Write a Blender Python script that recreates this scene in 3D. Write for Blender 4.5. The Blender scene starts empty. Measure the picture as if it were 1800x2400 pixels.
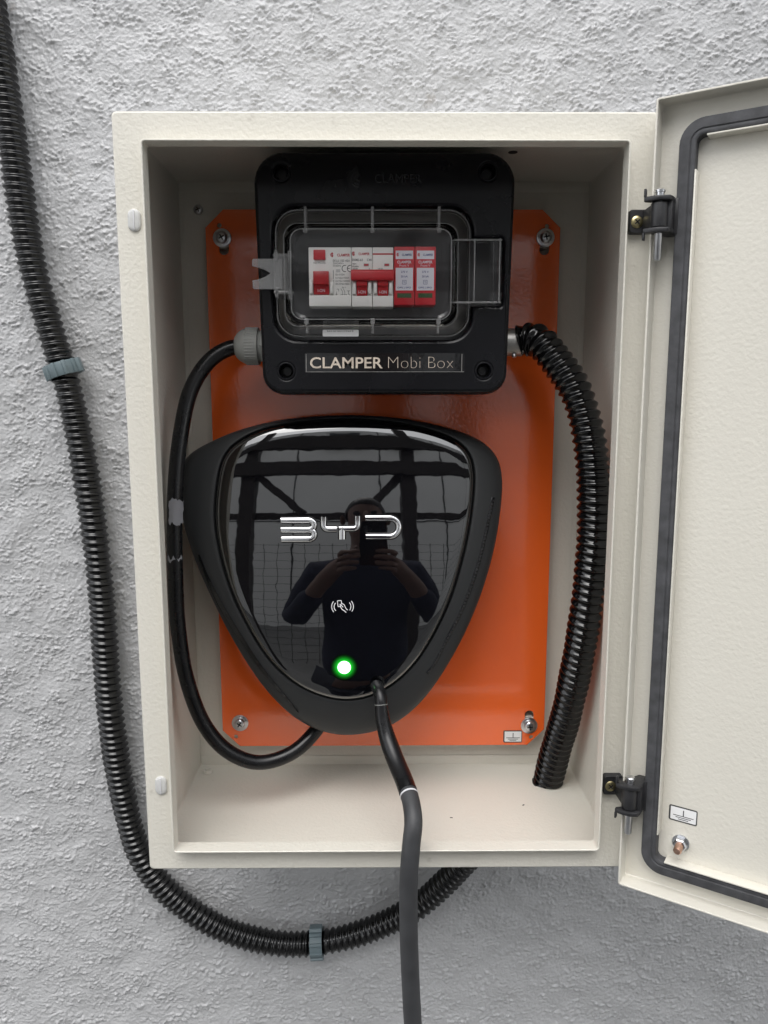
import bpy, bmesh, math, random
import numpy as np
from mathutils import Vector, Matrix

random.seed(7)
rng = np.random.default_rng(11)
sc = bpy.context.scene
COL = sc.collection
R = math.radians

# ---------------------------------------------------------------- camera
cam_d = bpy.data.cameras.new('camera')
cam_d.sensor_fit = 'HORIZONTAL'; cam_d.sensor_width = 36.0
cam_d.lens = 36.0 * 1804.8 / 1800.0
cam_d.clip_start = 0.005; cam_d.clip_end = 200
cam = bpy.data.objects.new('camera', cam_d); COL.objects.link(cam)
CP, CYAW, CROLL = -0.1525, 0.0068, -0.0009
fwd = Vector((math.sin(CYAW)*math.cos(CP), math.cos(CYAW)*math.cos(CP), math.sin(CP)))
rgt = Vector((math.cos(CYAW), -math.sin(CYAW), 0)); up = rgt.cross(fwd)
r2 = rgt*math.cos(CROLL) + up*math.sin(CROLL); u2 = -rgt*math.sin(CROLL) + up*math.cos(CROLL)
cam.matrix_world = Matrix(((r2.x, u2.x, -fwd.x, -0.0058), (r2.y, u2.y, -fwd.y, -0.7829), (r2.z, u2.z, -fwd.z, 0.0968), (0, 0, 0, 1)))
sc.camera = cam

# ---------------------------------------------------------------- sky, sun, exposure
SUN_EL, SUN_AZ = 58.0, -12.0          # elevation; azimuth left of straight-out-from-the-wall
world = bpy.data.worlds.new('World'); sc.world = world; world.use_nodes = True
wn = world.node_tree.nodes; wl = world.node_tree.links
bg = wn['Background']
sky = wn.new('ShaderNodeTexSky'); sky.sky_type = 'NISHITA'; sky.sun_disc = False
sky.sun_elevation = R(SUN_EL); sky.sun_rotation = R(180 - SUN_AZ)
sky.dust_density = 1.5; sky.ozone_density = 1.0; sky.air_density = 1.0
hs = wn.new('ShaderNodeHueSaturation'); hs.inputs['Saturation'].default_value = 0.12
wl.new(sky.outputs[0], hs.inputs['Color']); wl.new(hs.outputs[0], bg.inputs['Color'])
bg.inputs['Strength'].default_value = 0.15
sun_d = bpy.data.lights.new('sun', 'SUN'); sun_d.energy = 0.5; sun_d.angle = R(45); sun_d.color = (1.0, 0.97, 0.93)
sun = bpy.data.objects.new('sun', sun_d); COL.objects.link(sun)
sd = Vector((math.sin(R(SUN_AZ))*math.cos(R(SUN_EL)), -math.cos(R(SUN_AZ))*math.cos(R(SUN_EL)), math.sin(R(SUN_EL))))
sun.rotation_euler = sd.to_track_quat('Z', 'Y').to_euler()
sc.view_settings.view_transform = 'Standard'; sc.view_settings.look = 'None'
sc.view_settings.exposure = 1.4; sc.view_settings.gamma = 1.0; sc.view_settings.use_curve_mapping = False
sc.render.engine = 'CYCLES'
sc.cycles.max_bounces = 7; sc.cycles.transparent_max_bounces = 24; sc.cycles.glossy_bounces = 6

# ---------------------------------------------------------------- materials
def mat(name, col, rough=0.5, metal=0.0, bump=0.0, bscale=300.0, ior=1.5, coat=0.0, var=0.0, vscale=14.0, rvar=0.0,
        emit=None, estr=0.0, detail=2.0, stretch=None, coatrough=0.02):
    m = bpy.data.materials.new(name); m.use_nodes = True
    nt = m.node_tree; p = nt.nodes['Principled BSDF']
    p.inputs['Base Color'].default_value = (*col, 1); p.inputs['Roughness'].default_value = rough
    p.inputs['Metallic'].default_value = metal; p.inputs['IOR'].default_value = ior
    p.inputs['Coat Weight'].default_value = coat; p.inputs['Coat Roughness'].default_value = coatrough
    if emit: p.inputs['Emission Color'].default_value = (*emit, 1); p.inputs['Emission Strength'].default_value = estr
    tc = nt.nodes.new('ShaderNodeTexCoord')
    src = tc.outputs['Object']
    if stretch:
        mp = nt.nodes.new('ShaderNodeMapping'); mp.inputs['Scale'].default_value = stretch
        nt.links.new(src, mp.inputs[0]); src = mp.outputs[0]
    if var or rvar:
        n = nt.nodes.new('ShaderNodeTexNoise'); n.inputs['Scale'].default_value = vscale; n.inputs['Detail'].default_value = 6
        nt.links.new(src, n.inputs['Vector'])
        if var:
            mr = nt.nodes.new('ShaderNodeMapRange'); mr.inputs[1].default_value = .3; mr.inputs[2].default_value = .7
            mr.inputs[3].default_value = 1-var; mr.inputs[4].default_value = 1+var*.5
            nt.links.new(n.outputs[0], mr.inputs[0])
            mx = nt.nodes.new('ShaderNodeVectorMath'); mx.operation = 'SCALE'; mx.inputs[0].default_value = col
            nt.links.new(mr.outputs[0], mx.inputs['Scale']); nt.links.new(mx.outputs[0], p.inputs['Base Color'])
        if rvar:
            mr = nt.nodes.new('ShaderNodeMapRange'); mr.inputs[1].default_value = .3; mr.inputs[2].default_value = .7
            mr.inputs[3].default_value = max(0, rough-rvar); mr.inputs[4].default_value = rough+rvar
            nt.links.new(n.outputs[0], mr.inputs[0]); nt.links.new(mr.outputs[0], p.inputs['Roughness'])
    if bump:
        n = nt.nodes.new('ShaderNodeTexNoise'); n.inputs['Scale'].default_value = bscale; n.inputs['Detail'].default_value = detail
        b = nt.nodes.new('ShaderNodeBump'); b.inputs['Strength'].default_value = 1.0; b.inputs['Distance'].default_value = bump
        nt.links.new(src, n.inputs['Vector']); nt.links.new(n.outputs[0], b.inputs['Height'])
        nt.links.new(b.outputs[0], p.inputs['Normal'])
        if coat: nt.links.new(b.outputs[0], p.inputs['Coat Normal'])
    return m

def add_stains(m, col, scale, thr, amount):
    nt = m.node_tree; p = nt.nodes['Principled BSDF']; src = p.inputs['Base Color'].links[0].from_socket
    tc = nt.nodes.new('ShaderNodeTexCoord'); n = nt.nodes.new('ShaderNodeTexNoise'); n.inputs['Scale'].default_value = scale; n.inputs['Detail'].default_value = 8
    nt.links.new(tc.outputs['Object'], n.inputs['Vector'])
    mr = nt.nodes.new('ShaderNodeMapRange'); mr.inputs[1].default_value = thr; mr.inputs[2].default_value = thr+.1; mr.inputs[3].default_value = 0; mr.inputs[4].default_value = amount
    nt.links.new(n.outputs[0], mr.inputs[0])
    mx = nt.nodes.new('ShaderNodeMix'); mx.data_type = 'RGBA'; mx.inputs['B'].default_value = (*col, 1)
    nt.links.new(mr.outputs[0], mx.inputs['Factor']); nt.links.new(src, mx.inputs['A']); nt.links.new(mx.outputs['Result'], p.inputs['Base Color'])
def clear_mat(name, tint, ior=1.49, rough=0.03, haze=0.0, hazecol=(.8, .8, .8)):
    m = bpy.data.materials.new(name); m.use_nodes = True; nt = m.node_tree
    for n in list(nt.nodes):
        if n.type == 'BSDF_PRINCIPLED': nt.nodes.remove(n)
    out = nt.nodes['Material Output']
    tr = nt.nodes.new('ShaderNodeBsdfTransparent'); tr.inputs[0].default_value = (*tint, 1)
    gl = nt.nodes.new('ShaderNodeBsdfGlossy'); gl.inputs['Roughness'].default_value = rough
    fr = nt.nodes.new('ShaderNodeFresnel'); fr.inputs['IOR'].default_value = ior
    base = tr.outputs[0]
    if haze:
        df = nt.nodes.new('ShaderNodeBsdfDiffuse'); df.inputs[0].default_value = (*hazecol, 1)
        tl = nt.nodes.new('ShaderNodeBsdfTranslucent'); tl.inputs[0].default_value = (*hazecol, 1)
        a = nt.nodes.new('ShaderNodeMixShader'); a.inputs[0].default_value = .5
        nt.links.new(df.outputs[0], a.inputs[1]); nt.links.new(tl.outputs[0], a.inputs[2])
        b = nt.nodes.new('ShaderNodeMixShader'); b.inputs[0].default_value = haze
        nt.links.new(tr.outputs[0], b.inputs[1]); nt.links.new(a.outputs[0], b.inputs[2]); base = b.outputs[0]
    mx = nt.nodes.new('ShaderNodeMixShader')
    nt.links.new(fr.outputs[0], mx.inputs[0]); nt.links.new(base, mx.inputs[1]); nt.links.new(gl.outputs[0], mx.inputs[2])
    nt.links.new(mx.outputs[0], out.inputs['Surface'])
    return m

M = {}
M['stucco'] = mat('stucco_paint', (.455, .457, .464), .38, bump=.0008, bscale=400, var=.08, vscale=4, detail=4)
add_stains(M['stucco'], (.30, .25, .20), 34, .70, .5)
add_stains(M['stucco'], (.36, .36, .36), 7, .60, .35)
M['cabinet'] = mat('beige_powder_coat', (.65, .626, .558), .42, bump=.00042, bscale=330, var=.03, vscale=6, detail=1.5)
add_stains(M['cabinet'], (.34, .31, .26), 60, .70, .45)
M['door'] = mat('beige_powder_coat_door', (.65, .626, .558), .42, bump=.00032, bscale=360, var=.03, vscale=6, detail=1.5)
add_stains(M['door'], (.38, .35, .30), 60, .72, .4)
M['orange'] = mat('orange_enamel', (.86, .135, .022), .13, bump=.00007, bscale=380, coat=1.0, var=.04, vscale=8, detail=1)
M['zinc'] = mat('zinc_plated_steel', (.62, .63, .65), .28, 1.0, bump=.00004, bscale=900, var=.15, vscale=200)
M['brass'] = mat('yellow_zinc_steel', (.46, .40, .22), .35, 1.0, var=.2, vscale=300)
M['dark'] = mat('near_black', (.006, .006, .007), .7)
M['copper'] = mat('copper_stud', (.60, .38, .29), .35, 1.0, var=.2, vscale=400)
M['boxblack'] = mat('black_abs_plastic', (.004, .004, .0055), .26, ior=1.38, bump=.00003, bscale=900, var=.15, vscale=30, rvar=.05)
M['baseblack'] = mat('charcoal_plastic', (.045, .045, .047), .5, bump=.00003, bscale=700)
M['hingeblack'] = mat('black_nylon', (.018, .018, .02), .45, bump=.00006, bscale=700, var=.3, vscale=120, rvar=.1)
M['gasket'] = mat('black_foam_rubber', (.06, .061, .066), .75, bump=.00025, bscale=420, var=.35, vscale=110, detail=4)
M['conduit'] = mat('black_pvc_conduit', (.004, .004, .0045), .09, bump=.00010, bscale=120, var=.3, vscale=60, rvar=.08)
M['cable'] = mat('black_cable_sheath', (.006, .006, .007), .28, ior=1.4, bump=.00005, bscale=300, var=.2, vscale=50, rvar=.08)
M['graycable'] = mat('charcoal_rubber_cable', (.036, .037, .04), .52, bump=.00006, bscale=500, var=.25, vscale=60, rvar=.08)
M['clip'] = mat('slate_plastic_clip', (.125, .165, .18), .45, bump=.00008, bscale=200, var=.1, vscale=60)
M['gland'] = mat('grey_nylon_gland', (.33, .335, .32), .5, bump=.00005, bscale=300, var=.05)
M['castmetal'] = mat('cast_metal_fitting', (.42, .41, .39), .42, .9, bump=.0003, bscale=350, var=.2, vscale=200)
M['shell'] = mat('matte_black_shell', (.024, .025, .026), .40, ior=1.38, bump=.00006, bscale=1500, rvar=.03)
M['piano'] = mat('piano_black_panel', (.0022, .0022, .003), .02, ior=2.0, coat=.8, coatrough=.015, bump=.00003, bscale=75, detail=1)
M['chrome'] = mat('chrome', (.86, .86, .87), .07, 1.0)
M['whiteprint'] = mat('white_print', (.78, .78, .8), .5)
M['white'] = mat('off_white_plastic', (.86, .85, .82), .38, var=.03, vscale=40)
M['red'] = mat('red_plastic', (.56, .018, .028), .36, var=.05, vscale=60)
M['redprint'] = mat('red_print', (.50, .03, .04), .5)
M['darkred'] = mat('dark_red_toggle', (.46, .012, .018), .3)
M['blueprint'] = mat('blue_print', (.04, .06, .22), .5)
M['blackprint'] = mat('black_print', (.05, .05, .05), .5)
M['lilac'] = mat('white_paper_label', (.74, .74, .80), .55)
M['green'] = mat('green_indicator_window', (.035, .085, .03), .25)
M['foil'] = mat('pale_foil_lettering', (.95, .82, .68), .25, .5, var=.3, vscale=55)  # gold mottling in the lettering colour imitates warm reflections
M['stripblack'] = mat('glossy_black_label', (.008, .008, .009), .12, bump=.00003, bscale=260, coat=.5)
M['emboss'] = mat('black_embossed_letters', (.008, .008, .009), .18)
M['emboss2'] = mat('black_gloss_embossing', (.022, .022, .024), .2)
M['sticker'] = mat('white_sticker', (.80, .80, .80), .45)
M['plug'] = mat('pale_grey_plug', (.55, .55, .54), .45, var=.06, vscale=300)
M['paper'] = mat('grey_tape', (.2, .2, .215), .7, bump=.0003, bscale=200)
M['band'] = mat('pale_grey_band', (.60, .60, .62), .5)
M['clear'] = clear_mat('clear_polycarbonate', (.985, .985, .985), ior=1.32, rough=.025)
M['litedge'] = clear_mat('polycarbonate_lit_edge', (.97, .97, .97), ior=1.5, rough=.05, haze=.22, hazecol=(.85, .85, .85))  # pale haze in the colour makes edges and ribs look lit
M['frost'] = clear_mat('frosted_polycarbonate', (.9, .9, .9), rough=.2, haze=.28, hazecol=(.75, .75, .75))
M['nickel'] = M['zinc']
# things behind the photographer, seen only as reflections
M['facade'] = mat('pale_rendered_facade', (.74, .74, .73), .8, bump=.002, bscale=40, var=.05, vscale=1.5)
M['concrete'] = mat('dark_paving', (.18, .18, .175), .8, bump=.002, bscale=60, var=.2, vscale=3)
M['timber'] = mat('dark_stained_timber', (.025, .02, .018), .6, bump=.003, bscale=25, var=.3, vscale=10)
M['glass'] = mat('window_glass', (.05, .055, .06), .05)
M['frame'] = mat('white_window_frame', (.7, .7, .7), .5)
M['wire'] = mat('dark_wire', (.05, .05, .05), .5, .5)
M['navy'] = mat('navy_cotton', (.012, .016, .035), .9, bump=.0006, bscale=300, var=.2, vscale=20)
M['skin'] = mat('skin', (.15, .085, .065), .55, var=.08, vscale=30)
M['hair'] = mat('dark_hair', (.012, .010, .009), .5, bump=.002, bscale=200, stretch=(1, .2, 1))
M['phone'] = mat('black_phone', (.012, .012, .013), .12)
M['jeans'] = mat('dark_denim', (.02, .024, .035), .9)
# LED: diffuser that gives off light
def led_mat():
    m = bpy.data.materials.new('green_led_diffuser'); m.use_nodes = True; nt = m.node_tree; p = nt.nodes['Principled BSDF']
    p.inputs['Base Color'].default_value = (.2, .9, .3, 1); p.inputs['Roughness'].default_value = .3
    p.inputs['Emission Color'].default_value = (.38, 1.0, .42, 1); p.inputs['Emission Strength'].default_value = 2.2
    return m
M['led'] = led_mat()
def halo_mat(cx, cy, cz, r0, r1):  # radial fade in the emission imitates the LED's glow on the panel
    m = bpy.data.materials.new('painted_led_glow'); m.use_nodes = True; nt = m.node_tree; p = nt.nodes['Principled BSDF']
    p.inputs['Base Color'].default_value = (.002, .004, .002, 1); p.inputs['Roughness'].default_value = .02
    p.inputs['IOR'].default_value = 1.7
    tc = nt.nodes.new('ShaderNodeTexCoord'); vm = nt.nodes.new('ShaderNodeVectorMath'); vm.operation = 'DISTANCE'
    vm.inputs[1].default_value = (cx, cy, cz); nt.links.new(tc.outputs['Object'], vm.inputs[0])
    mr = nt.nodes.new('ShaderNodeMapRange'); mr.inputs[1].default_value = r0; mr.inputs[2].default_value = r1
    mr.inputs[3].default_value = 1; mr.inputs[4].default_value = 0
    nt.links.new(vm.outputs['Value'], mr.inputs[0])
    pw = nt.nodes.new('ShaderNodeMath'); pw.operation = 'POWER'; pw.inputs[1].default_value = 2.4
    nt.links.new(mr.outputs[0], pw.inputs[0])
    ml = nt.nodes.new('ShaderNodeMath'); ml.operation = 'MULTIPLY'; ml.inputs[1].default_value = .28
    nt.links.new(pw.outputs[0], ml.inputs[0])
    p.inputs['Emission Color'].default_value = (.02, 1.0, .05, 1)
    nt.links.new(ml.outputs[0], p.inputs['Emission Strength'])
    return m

# ---------------------------------------------------------------- object helpers (all dimensions in millimetres)
ORG = {}
def tag(o, label=None, cat=None, group=None, kind=None):
    if label: o['label'] = label
    if cat: o['category'] = cat
    if group: o['group'] = group
    if kind: o['kind'] = kind
    return o
def thing(name, loc, label, cat, group=None):
    o = bpy.data.objects.new(name, None); COL.objects.link(o); o.empty_display_size = .02
    o.location = [c*.001 for c in loc]; ORG[o] = tuple(loc)
    return tag(o, label, cat, group)
def link_mesh(name, me, material, parent=None, smooth=38):
    if me.materials: me.materials[0] = M[material] if isinstance(material, str) else material
    else: me.materials.append(M[material] if isinstance(material, str) else material)
    if smooth:
        me.polygons.foreach_set('use_smooth', [True]*len(me.polygons))
        me.set_sharp_from_angle(angle=R(smooth))
    o = bpy.data.objects.new(name, me); COL.objects.link(o)
    org = ORG.get(parent, (0, 0, 0)); ORG[o] = org
    if parent is not None:
        o.parent = parent
        me.transform(Matrix.Translation([-c*.001 for c in org]))
    return o
class MB:
    def __init__(s): s.v = []; s.f = []
    def add(s, verts, faces):
        k = len(s.v); s.v += [tuple(p) for p in verts]; s.f += [tuple(i+k for i in f) for f in faces]; return s
    def box(s, x0, x1, y0, y1, z0, z1, fn=None):
        V = [(x, y, z) for x in (x0, x1) for y in (y0, y1) for z in (z0, z1)]
        if fn: V = [fn(*p) for p in V]
        return s.add(V, [(0, 1, 3, 2), (4, 6, 7, 5), (0, 4, 5, 1), (2, 3, 7, 6), (0, 2, 6, 4), (1, 5, 7, 3)])
    def loft(s, rings, cap0=True, cap1=True, closed=True):
        n = len(rings[0]); V = [p for r in rings for p in r]; F = []
        for i in range(len(rings)-1):
            for j in range(n if closed else n-1):
                a, b = i*n+j, i*n+(j+1) % n; F.append((a, b, b+n, a+n))
        if cap0: F.append(tuple(reversed(range(n))))
        if cap1: F.append(tuple((len(rings)-1)*n+j for j in range(n)))
        return s.add(V, F)
    def lathe(s, prof, origin, axis, seg=32, cap=True):
        "prof: list of (t along axis, radius)"
        a = Vector(axis).normalized(); h = Vector((0, 0, 1)) if abs(a.z) < .9 else Vector((1, 0, 0))
        e1 = a.cross(h).normalized(); e2 = a.cross(e1); o = Vector(origin)
        rings = [[tuple(o + a*t + (e1*math.cos(2*math.pi*k/seg) + e2*math.sin(2*math.pi*k/seg))*r) for k in range(seg)] for t, r in prof]
        return s.loft(rings, cap, cap)
    def build(s, name, material, parent=None, smooth=38, bevel=0, bseg=2, fix=True):
        me = bpy.data.meshes.new(name); me.from_pydata([(a*.001, b*.001, c*.001) for a, b, c in s.v], [], s.f)
        if fix or bevel:
            bm = bmesh.new(); bm.from_mesh(me); bmesh.ops.recalc_face_normals(bm, faces=bm.faces)
            if bevel:
                ed = [e for e in bm.edges if len(e.link_faces) == 2 and e.calc_face_angle(0) > R(30)]
                bmesh.ops.bevel(bm, geom=ed, offset=bevel*.001, segments=bseg, affect='EDGES', profile=.5, clamp_overlap=True)
            bm.to_mesh(me); bm.free()
        me.update()
        return link_mesh(name, me, material, parent, smooth)
def rrect(cx, cz, w, h, r, n=8):
    "rounded rectangle outline, counter-clockwise seen from the front, list of (x,z)"
    P = []
    for qx, qz, a0 in ((1, 1, 0), (-1, 1, 90), (-1, -1, 180), (1, -1, 270)):
        for k in range(n+1):
            a = R(a0 + 90*k/n); P.append((cx + qx*(w/2-r) + r*math.cos(a), cz + qz*(h/2-r) + r*math.sin(a)))
    return P
def at_y(pts, y): return [(x, y, z) for x, z in pts]
def catmull(P, step=None, n=None, closed=False):
    P = [np.array(p, float) for p in P]; out = []
    m = len(P); rngi = range(m if closed else m-1)
    for i in rngi:
        if closed: p0, p1, p2, p3 = P[(i-1) % m], P[i], P[(i+1) % m], P[(i+2) % m]
        else:
            p1, p2 = P[i], P[i+1]; p0 = P[i-1] if i > 0 else 2*p1-p2; p3 = P[i+2] if i+2 < m else 2*p2-p1
        d1, d2, d3 = (max(np.linalg.norm(b-a), 1e-6)**.5 for a, b in ((p0, p1), (p1, p2), (p2, p3)))
        m1 = (p1-p0)/d1 - (p2-p0)/(d1+d2) + (p2-p1)/d2; m2 = (p2-p1)/d2 - (p3-p1)/(d2+d3) + (p3-p2)/d3
        m1 *= d2; m2 *= d2
        for k in range(40):
            t = k/40; out.append((2*t**3-3*t*t+1)*p1 + (t**3-2*t*t+t)*m1 + (-2*t**3+3*t*t)*p2 + (t**3-t*t)*m2)
    out.append(P[0] if closed else P[-1])
    out = np.array(out); s = np.r_[0, np.cumsum(np.linalg.norm(np.diff(out, axis=0), axis=1))]
    k = n if n else max(2, int(round(s[-1]/step)))
    q = np.linspace(0, s[-1], k+1)
    if closed: q = q[:-1]
    return np.stack([np.interp(q, s, out[:, c]) for c in range(out.shape[1])], 1)
def frames(P):
    T = np.gradient(P, axis=0); T /= np.linalg.norm(T, axis=1)[:, None]
    N = np.zeros_like(P); a = np.array([0, -1., 0]) if abs(T[0][1]) < .9 else np.array([1., 0, 0])
    nv = a - T[0]*(a@T[0]); N[0] = nv/np.linalg.norm(nv)
    for i in range(1, len(P)):
        nv = N[i-1] - T[i]*(N[i-1]@T[i]); N[i] = nv/np.linalg.norm(nv)
    return T, N, np.cross(T, N)
def tube(P, rad, seg=20, mb=None):
    T, N, B = frames(P); th = np.arange(seg)*2*math.pi/seg
    mb = mb or MB(); rings = []
    for i in range(len(P)):
        r = rad(i) if callable(rad) else rad
        rings.append([tuple(P[i] + r*(math.cos(t)*N[i] + math.sin(t)*B[i])) for t in th])
    return mb.loft(rings)
def corrugated(P, ro, amp, pitch, seg=28, per=10, pw_=1.5):
    "helical ribbed conduit"
    L = np.linalg.norm(np.diff(P, axis=0), axis=1).sum()
    P = catmull(P, step=pitch/per); T, N, B = frames(P); s = np.r_[0, np.cumsum(np.linalg.norm(np.diff(P, axis=0), axis=1))]
    th = np.arange(seg)*2*math.pi/seg
    ph = 2*math.pi*s[:, None]/pitch + th[None, :] + (.55*np.sin(s/31.0)+.4*np.sin(s/13.7+2)+.25*np.sin(s/7.9))[:, None]
    wob = 1 + .014*np.sin(s/23.0)[:, None] + .014*np.sin(s/9.1+1)[:, None] + .018*np.sin(s/41.0)[:, None]*np.cos(2*th+.7)[None, :]
    r = (ro - amp + amp*np.power(.5+.5*np.cos(ph), pw_))*wob
    V = P[:, None, :] + r[:, :, None]*(np.cos(th)[None, :, None]*N[:, None, :] + np.sin(th)[None, :, None]*B[:, None, :])
    mb = MB(); mb.loft([[tuple(p) for p in ring] for ring in V.tolist()])
    return mb
def curve_mesh(polys, thick, bevel=0.0, bres=2):
    "filled 2D outline with holes -> mesh in (x, y, depth) millimetres"
    cu = bpy.data.curves.new('tmp', 'CURVE'); cu.dimensions = '2D'; cu.fill_mode = 'BOTH'
    cu.extrude = max(thick/2-bevel, 1e-4); cu.bevel_depth = bevel; cu.bevel_resolution = bres; cu.offset = -bevel
    for P in polys:
        sp = cu.splines.new('POLY'); sp.points.add(len(P)-1); sp.use_cyclic_u = True
        for q, (x, z) in zip(sp.points, P): q.co = (x, z, 0, 1)
    ob = bpy.data.objects.new('tmp', cu); COL.objects.link(ob)
    dg = bpy.context.evaluated_depsgraph_get(); dg.update()
    me = bpy.data.meshes.new_from_object(ob.evaluated_get(dg)); bpy.data.objects.remove(ob); bpy.data.curves.remove(cu)
    return me
def plate(name, polys, yfront, thick, material, parent, bevel=0.0, smooth=38):
    "flat sheet facing -Y with real holes"
    me = curve_mesh(polys, thick, bevel)
    n = len(me.vertices); co = np.empty(n*3); me.vertices.foreach_get('co', co); co = co.reshape(-1, 3)
    out = np.stack([co[:, 0], yfront + thick/2 - co[:, 2], co[:, 1]], 1)*.001
    me.vertices.foreach_set('co', out.ravel()); me.update()
    return link_mesh(name, me, material, parent, smooth)
def circle(cx, cz, r, n=28): return [(cx + r*math.cos(2*math.pi*k/n), cz + r*math.sin(2*math.pi*k/n)) for k in range(n)]
def front(y):
    return lambda x, z, h: (x, y-h, z)
def text(name, body, box, fn, material, parent, weight=0.0, thick=.12, shear=0.0):
    "lettering fitted to box (x0,x1,z0,z1), laid on the surface fn(x,z,height)"
    cu = bpy.data.curves.new('tmp', 'FONT'); cu.body = body; cu.size = 1; cu.extrude = .02; cu.offset = weight; cu.shear = shear
    cu.resolution_u = 5
    ob = bpy.data.objects.new('tmp', cu); COL.objects.link(ob)
    dg = bpy.context.evaluated_depsgraph_get(); dg.update()
    me = bpy.data.meshes.new_from_object(ob.evaluated_get(dg)); bpy.data.objects.remove(ob); bpy.data.curves.remove(cu)
    n = len(me.vertices); co = np.empty(n*3); me.vertices.foreach_get('co', co); co = co.reshape(-1, 3)
    a, b = co.min(0), co.max(0)
    x = box[0] + (co[:, 0]-a[0])/(b[0]-a[0])*(box[1]-box[0]); z = box[2] + (co[:, 1]-a[1])/(b[1]-a[1])*(box[3]-box[2])
    h = np.where(co[:, 2] > 0, thick, -.05)
    out = np.array([fn(*q) for q in zip(x, z, h)])*.001
    me.vertices.foreach_set('co', out.ravel()); me.update()
    return link_mesh(name, me, material, parent, 0)
def stroke(mb, P, w, fn, h=.12, cham=0.0, closed=False, dome=False):
    "ribbon of width w along 2D path P, laid on fn"
    P = np.array(P, float); n = len(P)
    if closed: T = np.roll(P, -1, 0) - np.roll(P, 1, 0)
    else: T = np.gradient(P, axis=0)
    T /= np.maximum(np.linalg.norm(T, axis=1), 1e-9)[:, None]; Nn = np.stack([-T[:, 1], T[:, 0]], 1)
    prof = [(-w/2, -.05), (-w/2+cham, h), (w/2-cham, h), (w/2, -.05)] if not cham else [(-w/2, -.05), (-w/2, h*.45), (-w/2+cham, h), (w/2-cham, h), (w/2, h*.45), (w/2, -.05)]
    if dome: prof = [(-w/2, -.05), (-w/2, h*.35)] + [(-w/2*math.cos(R(q)), h*.35 + h*.65*math.sin(R(q))) for q in (20, 45, 70, 90, 110, 135, 160)] + [(w/2, h*.35), (w/2, -.05)]
    rings = [[fn(*(P[i]+Nn[i]*o), hh) for o, hh in prof] for i in range(n)]
    if closed: rings.append(rings[0])
    return mb.loft(rings, not closed, not closed)
def arc2(cx, cz, rx, rz, a0, a1, n=14):
    return [(cx + rx*math.cos(R(a0+(a1-a0)*k/n)), cz + rz*math.sin(R(a0+(a1-a0)*k/n))) for k in range(n+1)]

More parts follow.
